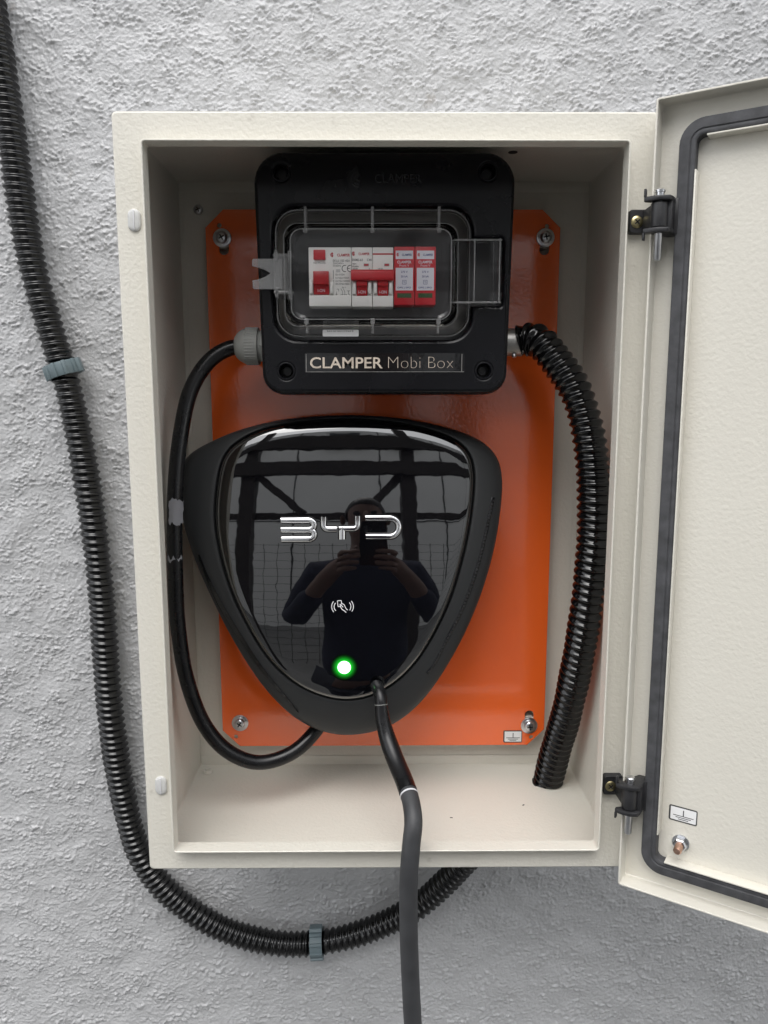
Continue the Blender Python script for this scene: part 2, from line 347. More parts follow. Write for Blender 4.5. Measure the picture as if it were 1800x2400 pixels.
# ================================================================ the rendered wall
def build_wall():
    x0, x1, z0, z1, st = -480., 500., -660., 520., 1.0
    nx, nz = int((x1-x0)/st)+1, int((z1-z0)/st)+1
    xs = np.linspace(x0, x1, nx); zs = np.linspace(z0, z1, nz)
    fx = np.fft.fftfreq(nx, st)[None, :]; fz = np.fft.fftfreq(nz, st)[:, None]
    def band(lam, width, sx=1.0, ang=0.0):
        ca, sa = math.cos(ang), math.sin(ang); u = (fx*ca+fz*sa)*sx; w = -fx*sa+fz*ca
        f = np.sqrt(u*u+w*w)+1e-9
        filt = np.exp(-.5*(np.log(f*lam)/width)**2)
        q = np.real(np.fft.ifft2(np.fft.fft2(rng.standard_normal((nz, nx)))*filt)); return q/q.std()
    def fract(l0, l1, p, sx=1.0, ang=0.0):
        ca, sa = math.cos(ang), math.sin(ang); u = (fx*ca+fz*sa)*sx; w = -fx*sa+fz*ca
        f = np.sqrt(u*u+w*w)+1e-6
        filt = f**-p * np.exp(-(f*l0)**4*.5) * (1-np.exp(-(f*l1)**2))
        q = np.real(np.fft.ifft2(np.fft.fft2(rng.standard_normal((nz, nx)))*filt)); return q/q.std()
    def nodules(sig, dens, amp):
        imp = (rng.random((nz, nx)) < dens*np.clip(dm, 0, 3))*rng.random((nz, nx))
        g = np.exp(-2*(math.pi*sig)**2*(fx*fx*1.35+fz*fz)); q = np.real(np.fft.ifft2(np.fft.fft2(imp)*g))
        return q*amp*2*math.pi*sig*sig/(st*st)
    dm = np.clip(.8+.85*fract(6, 40, 1.2, 1.6), .05, 3)
    base = fract(1.25, 10, 1.1, 1.45, .12)
    rough_ = np.tanh(np.clip(base-.15, 0, 4)*1.2)*.36 + .10*base
    c = fract(4, 22, 1.3, 2.0, .14); ridge = np.exp(-(c/.12)**2)*np.clip(fract(14, 60, 1, 1.5)-.3, 0, 1.3)
    h = rough_*np.clip(.4+.5*dm, .3, 1.5) + np.minimum(nodules(.62, .052, .62), .85) + np.minimum(nodules(1.0, .012, .72), .95) + .34*ridge + .30*fract(30, 140, 1)
    h *= 1.75
    ex = np.minimum(xs-x0, x1-xs)/30; ez = np.minimum(zs-z0, z1-zs)/30
    h *= np.clip(ex, 0, 1)[None, :]*np.clip(ez, 0, 1)[:, None]
    XX, ZZ = np.meshgrid(xs, zs)
    co = np.stack([XX, 2.6 - h, ZZ], -1).reshape(-1, 3)*.001
    i = np.arange(nx-1)[None, :] + np.arange(nz-1)[:, None]*nx
    F = np.stack([i, i+1, i+1+nx, i+nx], -1).reshape(-1, 4)
    cxs, czs = co[F[:, 0], 0], co[F[:, 0], 2]; F = F[~((np.abs(cxs) < .180) & (np.abs(czs) < .280))]     # nothing shows behind the cabinet
    # plain surround
    X0, X1, Z0, Z1 = -3000., 3000., -1400., 2400.
    ext = []
    for (p, q, r_, s_) in ((X0, x0, Z0, Z1), (x1, X1, Z0, Z1), (x0, x1, Z0, z0), (x0, x1, z1, Z1)):
        ext += [(p, 2.6, r_), (q, 2.6, r_), (q, 2.6, s_), (p, 2.6, s_)]
    k = len(co); co = np.vstack([co, np.array(ext)*.001])
    F = np.vstack([F, np.arange(k, k+16).reshape(4, 4)])
    me = bpy.data.meshes.new('wall')
    me.vertices.add(len(co)); me.vertices.foreach_set('co', co.ravel())
    me.loops.add(F.size); me.loops.foreach_set('vertex_index', F.ravel().astype(np.int32))
    me.polygons.add(len(F)); me.polygons.foreach_set('loop_start', np.arange(0, F.size, 4, dtype=np.int32))
    me.update(calc_edges=True); me.validate()
    me.polygons.foreach_set('use_smooth', [True]*len(me.polygons))
    me.materials.append(M['stucco'])
    o = bpy.data.objects.new('wall', me); COL.objects.link(o)
    tag(o, 'rough grey stucco wall behind the open metal cabinet', kind='structure')
build_wall()

# ================================================================ cabinet
cab = thing('metal_cabinet', (0, -95, -300), 'beige powder-coated metal cabinet with its door swung open on the stucco wall', 'cabinet')
def ring_rect(y, w, h, r, n=5): return at_y(rrect(0, 0, w, h, r, n), y)
b = MB()
b.loft([ring_rect(0, 396, 596, 2), ring_rect(-.5, 400, 600, 3), ring_rect(-182.5, 400, 600, 3.6), ring_rect(-184.8, 399, 599, 3.5), ring_rect(-186, 396.4, 596.4, 3), ring_rect(-186, 395.6, 595.6, 3),
        ring_rect(-186, 353.6, 555.4, 3), ring_rect(-186, 352.6, 554.4, 3), ring_rect(-186.6, 352, 553.8, 3), ring_rect(-197.6, 352, 553.8, 3), ring_rect(-198, 351.2, 553, 2.6), ring_rect(-198, 350.2, 552, 2.4),
        ring_rect(-197.6, 349.4, 551.2, 2.2), ring_rect(-184.5, 349.4, 551.2, 2.2), ring_rect(-184.2, 350, 552, 2), ring_rect(-184, 396.6, 596.6, 2), ring_rect(-3, 396.6, 596.6, 2), ring_rect(-2, 396.4, 596.4, 2), ring_rect(-1.6, 395.6, 595.6, 2), ring_rect(-1.6, 393, 593, 2)])
b.build('cabinet_body', 'cabinet', cab)
# folded seams at the back of the box
for z0, z1 in ((-298.4, -288.5), (288.5, 298.4)):
    MB().box(-197.5, 197.5, -2.7, -1.8, z0, z1).build('back_seam', 'cabinet', cab, bevel=.3)
for x0, x1 in ((-198.2, -193), (193, 198.2)):
    MB().box(x0, x1, -2.5, -1.8, -288, 288).build('back_seam', 'cabinet', cab, bevel=.3)
# spare hole plug on the floor and a hole in the ceiling
MB().lathe([(0, 5.2), (3.2, 5.0), (3.6, 4.4), (3.6, 3.2), (1.2, 3.0), (1.2, .2)], (-187, -20, -298.2), (0, 0, 1), 24).build('hole_plug', 'cabinet', cab)
MB().lathe([(0, 4), (.4, 4), (.4, .1)], (108, -95, 298.25), (0, 0, -1), 16).build('ceiling_hole', 'dark', cab)
def pan_screw(center, parent, r=5.6, washer=8.6, m='zinc', hgt=3.2, rot=.4, name='screw', axis=(0, -1, 0)):
    c = Vector(center); a = Vector(axis)
    b = MB()
    if washer:
        b.lathe([(0, washer), (1.1, washer), (1.3, washer-.3), (1.3, r*.9)], c, a, 36)
        b.lathe([(1.2, r+1.1), (2.0, r+1.0), (2.3, r+.5), (2.3, r*.8)], c, a, 36); z = 2.2
    else: z = 0
    b.lathe([(z, r), (z+hgt*.35, r), (z+hgt*.7, r*.86), (z+hgt*.95, r*.55), (z+hgt, .15)], c, a, 36)
    s = b.build(name, m, parent)
    e1 = a.cross(Vector((0, 0, 1))).normalized(); e2 = a.cross(e1)
    k = MB()
    for q in (rot, rot+math.pi/2):
        u = e1*math.cos(q)+e2*math.sin(q); w = a.cross(u)
        P = [c + a*(z+hgt*t) + u*su*r*.52 + w*sw*r*.11 for t in (.62, 1.03) for su, sw in ((-1, -1), (1, -1), (1, 1), (-1, 1))]
        k.add([tuple(p) for p in P], [(0, 1, 2, 3), (4, 5, 6, 7), (0, 1, 5, 4), (1, 2, 6, 5), (2, 3, 7, 6), (3, 0, 4, 7)])
    k.build('cross_recess', 'dark', s, 0)
    return s
pan_screw((-179.6, -1.8, 272.5), cab, 4.6, 0, 'zinc', 3)
# oval plugs in the flange
for x, z in ((-186, 223.6), (-186.3, -223.3)):
    rings = []
    for hgt, sca in ((0, 1), (.9, 1), (1.5, .93), (1.9, .75), (2.0, .4)):
        rings.append(at_y(rrect(x, z, 9.6*sca, 16*sca, 4.75*sca, 8), -186-hgt))
    pl = MB().loft(rings).build('oval_plug', 'plug', cab)
    MB().box(x-.45, x+.45, -188.5, -186.5, z-7, z+7).build('moulding_ridge', 'band', pl, bevel=.2)
# mounting plate, orange enamel
PW, PH, PX = 337., 538., -1.2
def plate_outline(w, h, ch):
    return [(PX-w/2+ch, h/2), (PX-w/2, h/2-ch*.95), (PX-w/2, -h/2+ch), (PX-w/2+ch, -h/2), (PX+w/2-ch, -h/2), (PX+w/2, -h/2+ch), (PX+w/2, h/2-ch*.95), (PX+w/2-ch, h/2)][::-1]
screws = [(-153.9, 242.9), (153.1, 243.4), (-151.1, -243.0), (151.2, -247.0)]
slots = [rrect(-152.6, 237.5, 9, 20, 4.4, 6), rrect(152.6, 237.5, 9, 20, 4.4, 6), rrect(-151.1, -243, 9, 12, 4.4, 6), rrect(151.2, -241.0, 9, 20, 4.4, 6)]
smalls = [circle(-156.4, 254.5, 2.1, 16), circle(154.4, 253.9, 2.1, 16), circle(-156.0, -258.5, 2.1, 16), circle(153.9, -260.3, 2.1, 16)]
mp = plate('mounting_plate', [plate_outline(PW, PH, 17.5)] + slots + smalls, -20, 2.2, 'orange', cab, .5)
mp['label'] = 'orange enamelled back plate screwed inside the cabinet'
for sx in (-1, 1):
    MB().box(PX+sx*PW/2-1.4 if sx > 0 else PX-PW/2+.2, PX+PW/2-.2 if sx > 0 else PX-PW/2+1.4, -17.6, -8, -PH/2+20, PH/2-20).build('folded_edge', 'orange', mp)
for x, z in screws: pan_screw((x, -20.1, z), mp, rot=random.uniform(0, 1.5))
for x, z in screws:
    MB().lathe([(0, 9), (15.6, 9)], (x, -2, z), (0, -1, 0), 20).build('standoff', 'cabinet', mp)
def earth_sticker(parent, fn, x0, x1, z0, z1):
    st = MB(); P = rrect((x0+x1)/2, (z0+z1)/2, x1-x0, z1-z0, 1.4, 4)
    st.loft([[fn(x, z, 0) for x, z in P], [fn(x, z, .15) for x, z in P]])
    s = st.build('earth_sticker', 'blackprint', parent, 0)
    P = rrect((x0+x1)/2+.2, (z0+z1)/2, (x1-x0)-2.2, (z1-z0)-2.2, .6, 4)
    w = MB(); w.loft([[fn(x, z, .1) for x, z in P], [fn(x, z, .25) for x, z in P]]); w.build('white_field', 'sticker', s, 0)
    cx = (x0+x1)/2+.3; w_ = x1-x0; h_ = z1-z0; zz = z0+h_*.40
    k = MB(); stroke(k, [(cx, z1-h_*.2), (cx, zz)], .8, fn, .32)
    for i, ln in enumerate((.36, .27, .18)): stroke(k, [(cx-w_*ln, zz-i*h_*.11), (cx+w_*ln, zz-i*h_*.11)], .6, fn, .32)
    k.build('earth_symbol', 'blackprint', s, 0)
earth_sticker(mp, front(-20.05), 124.5, 144.3, -266, -252.6)

# ---- door: local axes u (away from hinge), z, n (out of the inner face)
DA = R(32.5); DH = Vector((190, -205, 0)); DU = Vector((math.cos(DA), -math.sin(DA), 0)); DN = Vector((-math.sin(DA), -math.cos(DA), 0))
def dp(u, z, n): 
    p = DH + DU*u + DN*n; return (p.x, p.y, z)
door = thing('tmp', (190, -205, -302), '', '')
bpy.data.objects.remove(door)
def dring(ins, n, r=2.): return [dp(u, z, n) for u, z in rrect(200, 0, 400-2*ins, 604-2*ins, max(r-ins*.5, .5), 4)]
b = MB(); b.loft([dring(1, -17.4), dring(0, -16.6), dring(0, -.3), dring(.3, 0), dring(1.1, 0), dring(1.4, -.3), dring(1.4, -15.4), dring(2.0, -16), dring(3.0, -16), dring(5, -16)])
door = b.build('door', 'door', cab)
door['label'] = 'open cabinet door with black rubber gasket on its inside'
# gasket
def grect(o0, n): return [dp(u, z, n) for u, z in rrect(200, 0, 400-2*o0, 572-2*(o0-16), max(16-(o0-16), 2.0), 8)]
b = MB(); b.loft([grect(15.4, -15.8), grect(15.4, -8), grect(15.9, -7), grect(17, -6.6), grect(22.6, -6.5), grect(23.4, -7.3), grect(24.1, -6.8), grect(26.0, -6.8), grect(26.8, -7.4), grect(27.0, -9), grect(27.0, -15.8)], False, False)
b.build('gasket', 'gasket', door)
for args in ((27.2, 28.4, -252, 252), (371.6, 372.8, -252, 252)):
    MB().box(args[0], args[1], -16, -5.2, args[2], args[3], lambda u, n, z: dp(u, z, n)).build('gasket_channel', 'door', door, bevel=.3)
for z0, z1 in ((-274.4, -273.2), (273.2, 274.4)):
    MB().box(34, 366, -16, -5.2, z0, z1, lambda u, n, z: dp(u, z, n)).build('gasket_channel', 'door', door, bevel=.3)
earth_sticker(door, lambda x, z, h: dp(x, z, -15.95+h), 33.5, 55, -241.5, -228.5)
sc_ = Vector(dp(44, -258.5, -16))
b = MB(); b.lathe([(0, 3.2), (14, 3.2), (15.5, 2.4)], sc_, DN, 20); stud = b.build('earth_stud', 'copper', door)
MB().lathe([(0, 6.6), (1.4, 6.6), (1.4, 3)], sc_, DN, 28).build('washer', 'zinc', stud)
MB().lathe([(1.2, 5.6), (5.6, 5.6), (6.6, 4.6), (6.6, 3)], sc_, DN, 6).build('nut', 'zinc', stud, 20)

# ---- hinges
def hinge(zc):
    px, py = 194.2, -210.2
    h = MB()
    for o in (0,):
        P = rrect(187.0, zc, 16, 17, 2.5, 5)
        h.loft([at_y(P, -186), at_y(P, -190.5), at_y(rrect(187.0, zc, 14.6, 15.6, 2.2, 5), -191.5)])
    hb = h.build('hinge', 'hingeblack', cab, bevel=0)
    # neck and knuckle
    k = MB(); k.loft([[(188.5, -190.9, zc-7), (196.5, -190.9, zc-7), (196.5, -190.9, zc+7), (188.5, -190.9, zc+7)],
                      [(189.6, -207, zc-8.2), (199, -207, zc-8.2), (199, -207, zc+8.2), (189.6, -207, zc+8.2)]])
    k.lathe([(-8.6, 5.4), (-8.2, 6.0), (8.2, 6.0), (8.6, 5.4)], (px, py, zc), (0, 0, 1), 28)
    k.build('knuckle', 'hingeblack', hb, bevel=.4)
    # door bracket: two arms and a back plate
    def loc(u, n): p = DH + DU*u + DN*n; return (p.x, p.y)
    prof = [(-3.2, 5.6), (-3.2, 8.6), (3, 10.0), (9, 9.6), (14.5, 6.5), (15.5, 2), (15.5, -15.8), (9, -15.8), (1.6, -2.5), (1.6, 1.0)]
    for z0, z1 in ((9.2, 12.4), (-12.4, -9.2)):
        a = MB(); a.loft([[(*loc(u, n), zc+z) for u, n in prof] for z in (z0, z1)]); a.build('bracket_arm', 'hingeblack', hb, bevel=.5)
        a = MB(); s = 1 if z0 > 0 else -1
        a.loft([[(*loc(u, n), zc+z) for u, n in ((-3.4, 5.4), (-3.4, 8.8), (-1.8, 9.2), (-1.8, 5.4))] for z in ((z1-.2, z1+5.5) if z0 > 0 else (z0-4.8, z0+.2))])
        a.build('arm_tip', 'hingeblack', hb, bevel=.4)
    a = MB(); a.loft([[(*loc(u, n), zc+z) for u, n in ((12, -15.8), (12, 2.5), (15.2, 2.5), (15.2, -6), (17.5, -6), (17.5, -15.8))] for z in (-12.3, 12.3)])
    a.build('bracket_plate', 'hingeblack', hb, bevel=.4)
    p = MB(); p.lathe([(-31, 2.2), (-30, 2.9), (15.5, 2.9), (15.6, 3.5), (17, 3.6), (17.6, 3.0), (17.7, .3)], (px, py, zc), (0, 0, 1), 24)
    pin = p.build('pin', 'zinc', hb)
    pan_screw((184.6, -191.4, zc-.5), hb, 4.4, 0, 'brass', 1.4, rot=.7)
hinge(222); hinge(-222.5)

# ================================================================ breaker box
box = thing('breaker_box', (-1, -22, 92), 'black plastic breaker enclosure with clear hinged lid at the top of the cabinet', 'breaker box')
BY = -130.0
def body_ring(w_, y, ins=0, rt=24, rb=17):
    # slightly tapering rounded outline
    P = []
    cx = -.6
    for qx, qz, a0 in ((1, 1, 0), (-1, 1, 90), (-1, -1, 180), (1, -1, 270)):
        r = (rt if qz > 0 else rb) - ins*.6; hw = (105.6 if qz > 0 else 102.4) + w_ - ins
        zc_ = (288.5 + w_*.6 - ins - r) if qz > 0 else (97.0 - w_*.6 + ins + r)
        for k in range(9):
            a = R(a0+90*k/8); P.append((cx + qx*(hw-r) + r*math.cos(a), zc_ + r*math.sin(a)))
    return P
b = MB(); b.loft([at_y(body_ring(2.5, 0), -22), at_y(body_ring(2.5, 0), -78), at_y(body_ring(1.6, 0), -79), at_y(body_ring(.6, 0), -80), at_y(body_ring(.6, 0), -82.5), at_y(body_ring(2.4, 0), -84), at_y(body_ring(1.0, 0), -116)])
b.build('rear_case', 'boxblack', box)
NOTCH = (72, 96.5, 168.5, 221.5)
lid_c = (-10.2, 193.6, 163, 105)
hole = rrect(lid_c[0], lid_c[1], lid_c[2], lid_c[3], 19, 8)
# lid opening with the latch notch on its right side
hp = [p for p in hole]
right_x = lid_c[0]+lid_c[2]/2
pts = []
for p in hp: pts.append(p)
# outline order: right-top corner arc, left-top, left-bottom, right-bottom -> insert the notch on the closing edge
pts += [(right_x, NOTCH[2]), (NOTCH[1]-2, NOTCH[2]), (NOTCH[1], NOTCH[2]+2), (NOTCH[1], NOTCH[3]-2), (NOTCH[1]-2, NOTCH[3]), (right_x, NOTCH[3])]
scr = [(-84.0, 272.5), (82.5, 273.0), (-82.8, 115.3), (82.1, 115.6)]
plate('front_cover', [body_ring(0, 0, .3), pts] + [circle(x, z, 5.6, 32) for x, z in scr], BY, 15.0, 'boxblack', box, 3.2)
for x, z in scr:
    MB().lathe([(0, 7.4), (.45, 7.3), (.6, 6.9), (.5, 6.2), (-.3, 5.9)], (x, BY, z), (0, -1, 0), 40, False).build('screw_well_rim', 'boxblack', box)
    w = MB().lathe([(-11, 5.4), (-10.5, 5.4)], (x, BY, z), (0, -1, 0), 24).build('screw_well', 'dark', box)
    MB().lathe([(-10.4, 4.0), (-8.8, 3.6), (-8.6, .2)], (x, BY, z), (0, -1, 0), 20).build('cover_screw', 'hingeblack', w)
base_y = -117.0
plate('inner_cover', [rrect(2, 193.6, 190, 112, 8, 6)], base_y, 1.5, 'baseblack', box, .3)
# embossed maker's mark and name
def maker_mark(mb, x, z, s, fn, h=.12, w=.13):
    for k, rr in enumerate((1.0, .70, .40)):
        A = arc2(x + s*(1.0 if k == 0 else 1.06 if k == 1 else 1.1), z, s*rr*1.02, s*rr*.82, 100, 262, 14)
        stroke(mb, A, s*w*1.5, fn, h)
    return mb
f = front(BY+.05)
mm = MB(); maker_mark(mm, -28.8, 267.6, 8.0, f, .7); mm.build('embossed_mark', 'emboss2', box)
text('embossed_name', 'CLAMPER', (-8.5, 29, 264.3, 271.0), f, 'emboss2', box, .0, .7)
# foil label
lab = MB(); P = rrect(-.6, 122.3, 133, 15.6, .6, 3); lab.loft([at_y(P, BY+.1), at_y(P, BY-.22)])
lb = lab.build('name_label', 'stripblack', box, 0)
k = MB(); stroke(k, [(-66.0, 115.2), (-66.0, 129.4)], .5, front(BY-.2), .08); stroke(k, [(63.6, 115.2), (63.6, 129.4)], .5, front(BY-.2), .08); stroke(k, [(-66.6, 114.8), (65.6, 114.8)], .35, front(BY-.2), .08)
k.build('label_border', 'castmetal', lb, 0)
text('label_bold_word', 'CLAMPER', (-62.8, -2.4, 117.6, 126.8), front(BY-.2), 'foil', lb, .012, .1)
text('label_light_words', 'Mobi Box', (2.3, 56.4, 117.9, 127.0), front(BY-.2), 'foil', lb, -.032, .1)
# clear lid
LX, LZ = lid_c[0], lid_c[1]
def lr(ins, y, cx=LX, cz=LZ, w=159.0, h=101.0, r=18): return at_y(rrect(cx, cz, w-2*ins, h-2*ins, max(r-ins*.75, 2), 8), y)
def mixr(t, y, ins=0):
    a = rrect(LX, LZ, 159, 101, 18, 8); c = rrect(-11.6, 190.3, 128-2*ins, 70-2*ins, 9, 8)
    return at_y([(p[0]*(1-t)+q[0]*t, p[1]*(1-t)+q[1]*t) for p, q in zip(a, c)], y)
b = MB(); b.loft([mixr(0, -121), mixr(0, -128.5), mixr(.04, -130.5), mixr(.12, -131.6), mixr(.45, -134.5), mixr(.72, -138.5), mixr(.86, -143.5), mixr(.93, -147.5), mixr(.975, -149.3), mixr(1, -150), mixr(1, -150, 2.0), mixr(1, -149.2, 2.6), mixr(1, -149.2, 4.5)], False, True)
lid = b.build('clear_lid', 'clear', box, 50, fix=False)
so = lid.modifiers.new('thickness', 'SOLIDIFY'); so.thickness = .0014; so.offset = -1
for x in (-63.6, -10.4, 42.4):
    for z0, z1 in ((227, 243), (145, 153.5)):
        top = z1 > 200
        MB().box(x-1.1, x+1.1, -146 if top else -144, -132, z0, z1, None).build('lid_rib', 'litedge', lid, 0, bevel=.7)
        MB().box(x-1.8, x+1.8, -149.5, -146.5, (z0-4.5 if top else z1-1.5), (z0-1 if top else z1+3)).build('lid_lug', 'litedge', lid, bevel=.8)
ol = MB(); stroke(ol, [(x, z) for x, z in rrect(LX, LZ, 157.6, 99.6, 17.4, 8)], .7, front(-130.6), .6, closed=True)
stroke(ol, [(x, z) for x, z in rrect(-11.6, 190.3, 127.4, 69.4, 9, 8)], .6, front(-149.6), .7, closed=True)
stroke(ol, [(x, z) for x, z in rrect(-11.6, 190.6, 139, 80, 11, 8)], .4, front(-143.0), .6, closed=True)
ol.build('lid_edge_highlight', 'litedge', lid, 0)  # pale outlines added to imitate lid edges catching light
# latch handle on the right
la = MB()
la.box(54.5, 94, -138, -136.4, 169.5, 219.5); la.box(54.5, 94, -138, -124, 217.8, 219.5); la.box(54.5, 94, -138, -124, 169.5, 171.2)
la.box(71.0, 72.4, -140, -136, 169.5, 219.5); la.box(91, 92.6, -141.5, -124, 169.5, 219.5); la.box(86.6, 87.6, -140, -136, 169.5, 219.5)
la.build('lid_latch', 'clear', lid, 0, bevel=.35)
for bx in ((54.5, 94, -138.6, -137.9, 218.2, 219.6), (54.5, 94, -138.6, -137.9, 169.4, 170.8), (71.2, 72.0, -140.6, -139.9, 169.5, 219.5), (91.2, 92.2, -142, -141.3, 169.5, 219.5), (53.6, 54.4, -138.6, -137.6, 169.5, 219.5)):
    MB().box(*bx).build('latch_edge_highlight', 'litedge', lid, 0, bevel=.25)  # thin pale bars added as highlights along the latch edges
# hinge lugs and frosted pull tab on the left
lg = MB()
for z in (206.5, 177.5):
    lg.box(-90, -74, -142, -132, z-1.2, z+1.2); lg.box(-89, -86.5, -142, -132, z-4, z+4); lg.box(-78, -75.5, -145, -134, z-6, z+3)
lg.box(-90, -76, -139, -137.5, 178, 206)
lg.build('lid_hinge_lug', 'litedge', lid, 0, bevel=.4)
tab = plate('pull_tab', [[(-107.2, 202.6), (-106, 203.8), (-83, 203.8), (-83, 180.2), (-106, 180.2), (-107.2, 181.4), (-107.2, 187.0), (-101, 188.2), (-96, 190.2), (-92.5, 192.6), (-96, 194.8), (-101, 196.6), (-107.2, 198.0)]], -141.2, 2.2, 'frost', lid, .3)
# barcode-sized sticker on the lid
qs = MB(); P = rrect(-36.8, 145.9, 29.5, 5.4, .8, 3); qs.loft([at_y(P, -136.0), at_y(P, -136.4)])
q = qs.build('lid_sticker', 'sticker', lid, 0)
k = MB()
for i in range(2): 
    for x in np.arange(-48, -26, 1.7): stroke(k, [(x, 147.9-i*.75), (x+random.uniform(.7, 1.4), 147.9-i*.75)], .35, front(-136.38), .08)
k.build('sticker_print', 'blackprint', q, 0)

# gland on the left side, metal connector on the right
g = MB(); g.lathe([(0, 15.5), (7, 15.5)], (-104, -75, 139), (-1, 0, 0), 6); gl = g.build('cable_gland', 'gland', box, 20, bevel=.8)
g = MB(); g.lathe([(6.5, 13.2), (9, 14), (9.2, 16.4), (20, 16.2), (23, 15), (26.5, 13.0), (29, 10.5), (30.5, 8.2), (30.5, 7.2)], (-104, -75, 139), (-1, 0, 0), 40); nut = g.build('gland_nut', 'gland', gl)
g = MB()
for k in range(40):
    a = 2*math.pi*k/40; c = Vector((-104, -75+16.1*math.cos(a), 139+16.1*math.sin(a)))
    g.lathe([(10, .55), (20.5, .55)], c, (-1, 0, 0), 6)
g.build('grip_rib', 'gland', nut, 60)
g = MB(); g.lathe([(0, 15), (4, 15), (4.2, 12.2), (20, 12.4), (20.6, 11.8), (20.6, 9)], (103, -75, 142.4), (1, 0, 0), 40); cn = g.build('conduit_connector', 'castmetal', box)
MB().lathe([(0, 2.0), (2.2, 2.0), (2.6, 1.5), (2.6, .2)], (115.5, -81, 131.2), (0, -.45, -.9), 14).build('grub_screw', 'zinc', cn)

# ================================================================ switchgear behind the lid
FY = -135.0
def module(name, x0, x1, z0, z1, y0, mt, parent, bevel=.7):
    return MB().box(x0, x1, y0, base_y+.2, z0, z1).build(name, mt, parent, bevel=bevel)
ZT, ZB = 213.8, 167.2
def rocker_surround(x0, x1, parent, m='white'):
    # two cheeks either side of the toggle
    for a, c in ((x0, x0+2.6), (x1-2.6, x1)):
        P = [(FY+.2, 176.2), (FY-3.8, 177.2), (FY-4.6, 181), (FY-3.8, 186), (FY+.2, 188.5)]
        mb = MB(); mb.loft([[(x, y, z) for y, z in P] for x in (a, c)]); mb.build('toggle_cheek', m, parent, bevel=.4)
f = front(FY)
# residual current breaker
rc = thing('residual_current_breaker', (-45, -120, ZB), 'white two-module residual current switch with red test button, leftmost behind the clear lid', 'circuit breaker')
module('case', -62.3, -27.8, ZB, ZT, FY, 'white', rc)
MB().box(-62.25, -27.85, FY-1.6, FY+.5, ZB+.1, 176).build('lower_step', 'white', rc, bevel=.6)
MB().box(-58.2, -48.6, FY-2.2, FY+.5, 203.8, 211.6).build('test_button', 'red', rc, bevel=.6)
rocker_surround(-61.6, -42.4, rc)
t = MB(); t.loft([[(x, y, z) for y, z in ((FY+.3, 176.4), (FY-2.2, 176.6), (FY-2.6, 183.5), (FY-6.0, 184.2), (FY-5.2, 194.5), (FY+.3, 195))] for x in (-58.4, -45.8)])
tg = t.build('toggle', 'darkred', rc, bevel=.5)
text('toggle_word', 'I-ON', (-55, -49.2, 178.4, 180.8), front(FY-2.35), 'lilac', tg, 0, .25)
text('caption', 'Test Monthly', (-58.6, -48.4, 200.6, 202.2), f, 'blackprint', rc, 0)
k = MB(); maker_mark(k, -44.4, 207.9, 2.05, f, .12, .17); k.build('maker_mark', 'redprint', rc, 0)
text('maker_name', 'CLAMPER', (-39.2, -28.8, 206.6, 208.8), f, 'redprint', rc, .03)
for s, bx in (('EKL6-100 40A', (-42.6, -28.8, 202.4, 204.2)), ('230/240V~', (-42.6, -33.6, 200.6, 201.9)), ('50/60Hz', (-42.6, -36.0, 198.7, 200.0)),
              ('I\u0394n 0.03A', (-40.6, -33.2, 191.8, 193.2)), ('Im=I\u0394m=500A', (-40.6, -29.6, 189.2, 190.6)), ('Inc=I\u0394c=6000A', (-40.6, -29.0, 186.8, 188.2)), ('IEC/EN61008-1', (-40.6, -28.8, 184.4, 185.8))):
    text('rating_print', s, bx, f, 'blackprint', rc, 0.0)
k = MB()
stroke(k, arc2(-32.9, 197.2, 2.4, 2.5, 70, 290), .55, f); stroke(k, arc2(-28.6, 197.2, 2.4, 2.5, 75, 285), .55, f); stroke(k, [(-31.0, 197.2), (-29.0, 197.2)], .5, f)
k.build('conformity_mark', 'blackprint', rc, 0)
k = MB(); k.box(-40.2, -36.8, FY-.12, FY+.1, 194.2, 196.6); k.build('print_block', 'plug', rc, 0)
k = MB()
for P in ([(-39.8, 181), (-38.2, 181), (-38.2, 179.2)], [(-36.4, 181.5), (-35, 179)], [(-34.6, 181.5), (-33.2, 179)], [(-40, 179), (-40, 172.8), (-36, 172.8)], [(-35, 179), (-35, 171.5)], [(-33.2, 179), (-33.2, 171.5)],
          [(-36.4, 176.8), (-31.8, 176.8), (-31.8, 173.6), (-36.4, 173.6), (-36.4, 176.8)], [(-31.8, 175), (-29.4, 175)], [(-30.8, 177), (-29.2, 177), (-29.2, 173), (-30.8, 173)], [(-40.5, 177.2), (-39.5, 177.2), (-39.5, 175), (-40.5, 175), (-40.5, 177.2)], [(-31.5, 179.6), (-29, 179.6)], [(-30.2, 179.6), (-30.2, 177)]):
    for a, c in zip(P[:-1], P[1:]): stroke(k, [a, c], .28, f)
k.build('wiring_diagram', 'blackprint', rc, 0)
for s, bx in (('IN 1', (-35.4, -32.4, 181.7, 182.9)), ('IN 2', (-35.4, -32.4, 170, 171.2))): text('diagram_print', s, bx, f, 'blackprint', rc)
text('side_print', 'I', (-42.6, -42.2, 189, 196), f, 'blackprint', rc); text('side_print', 'O', (-43, -41.8, 187, 188.2), f, 'blackprint', rc)
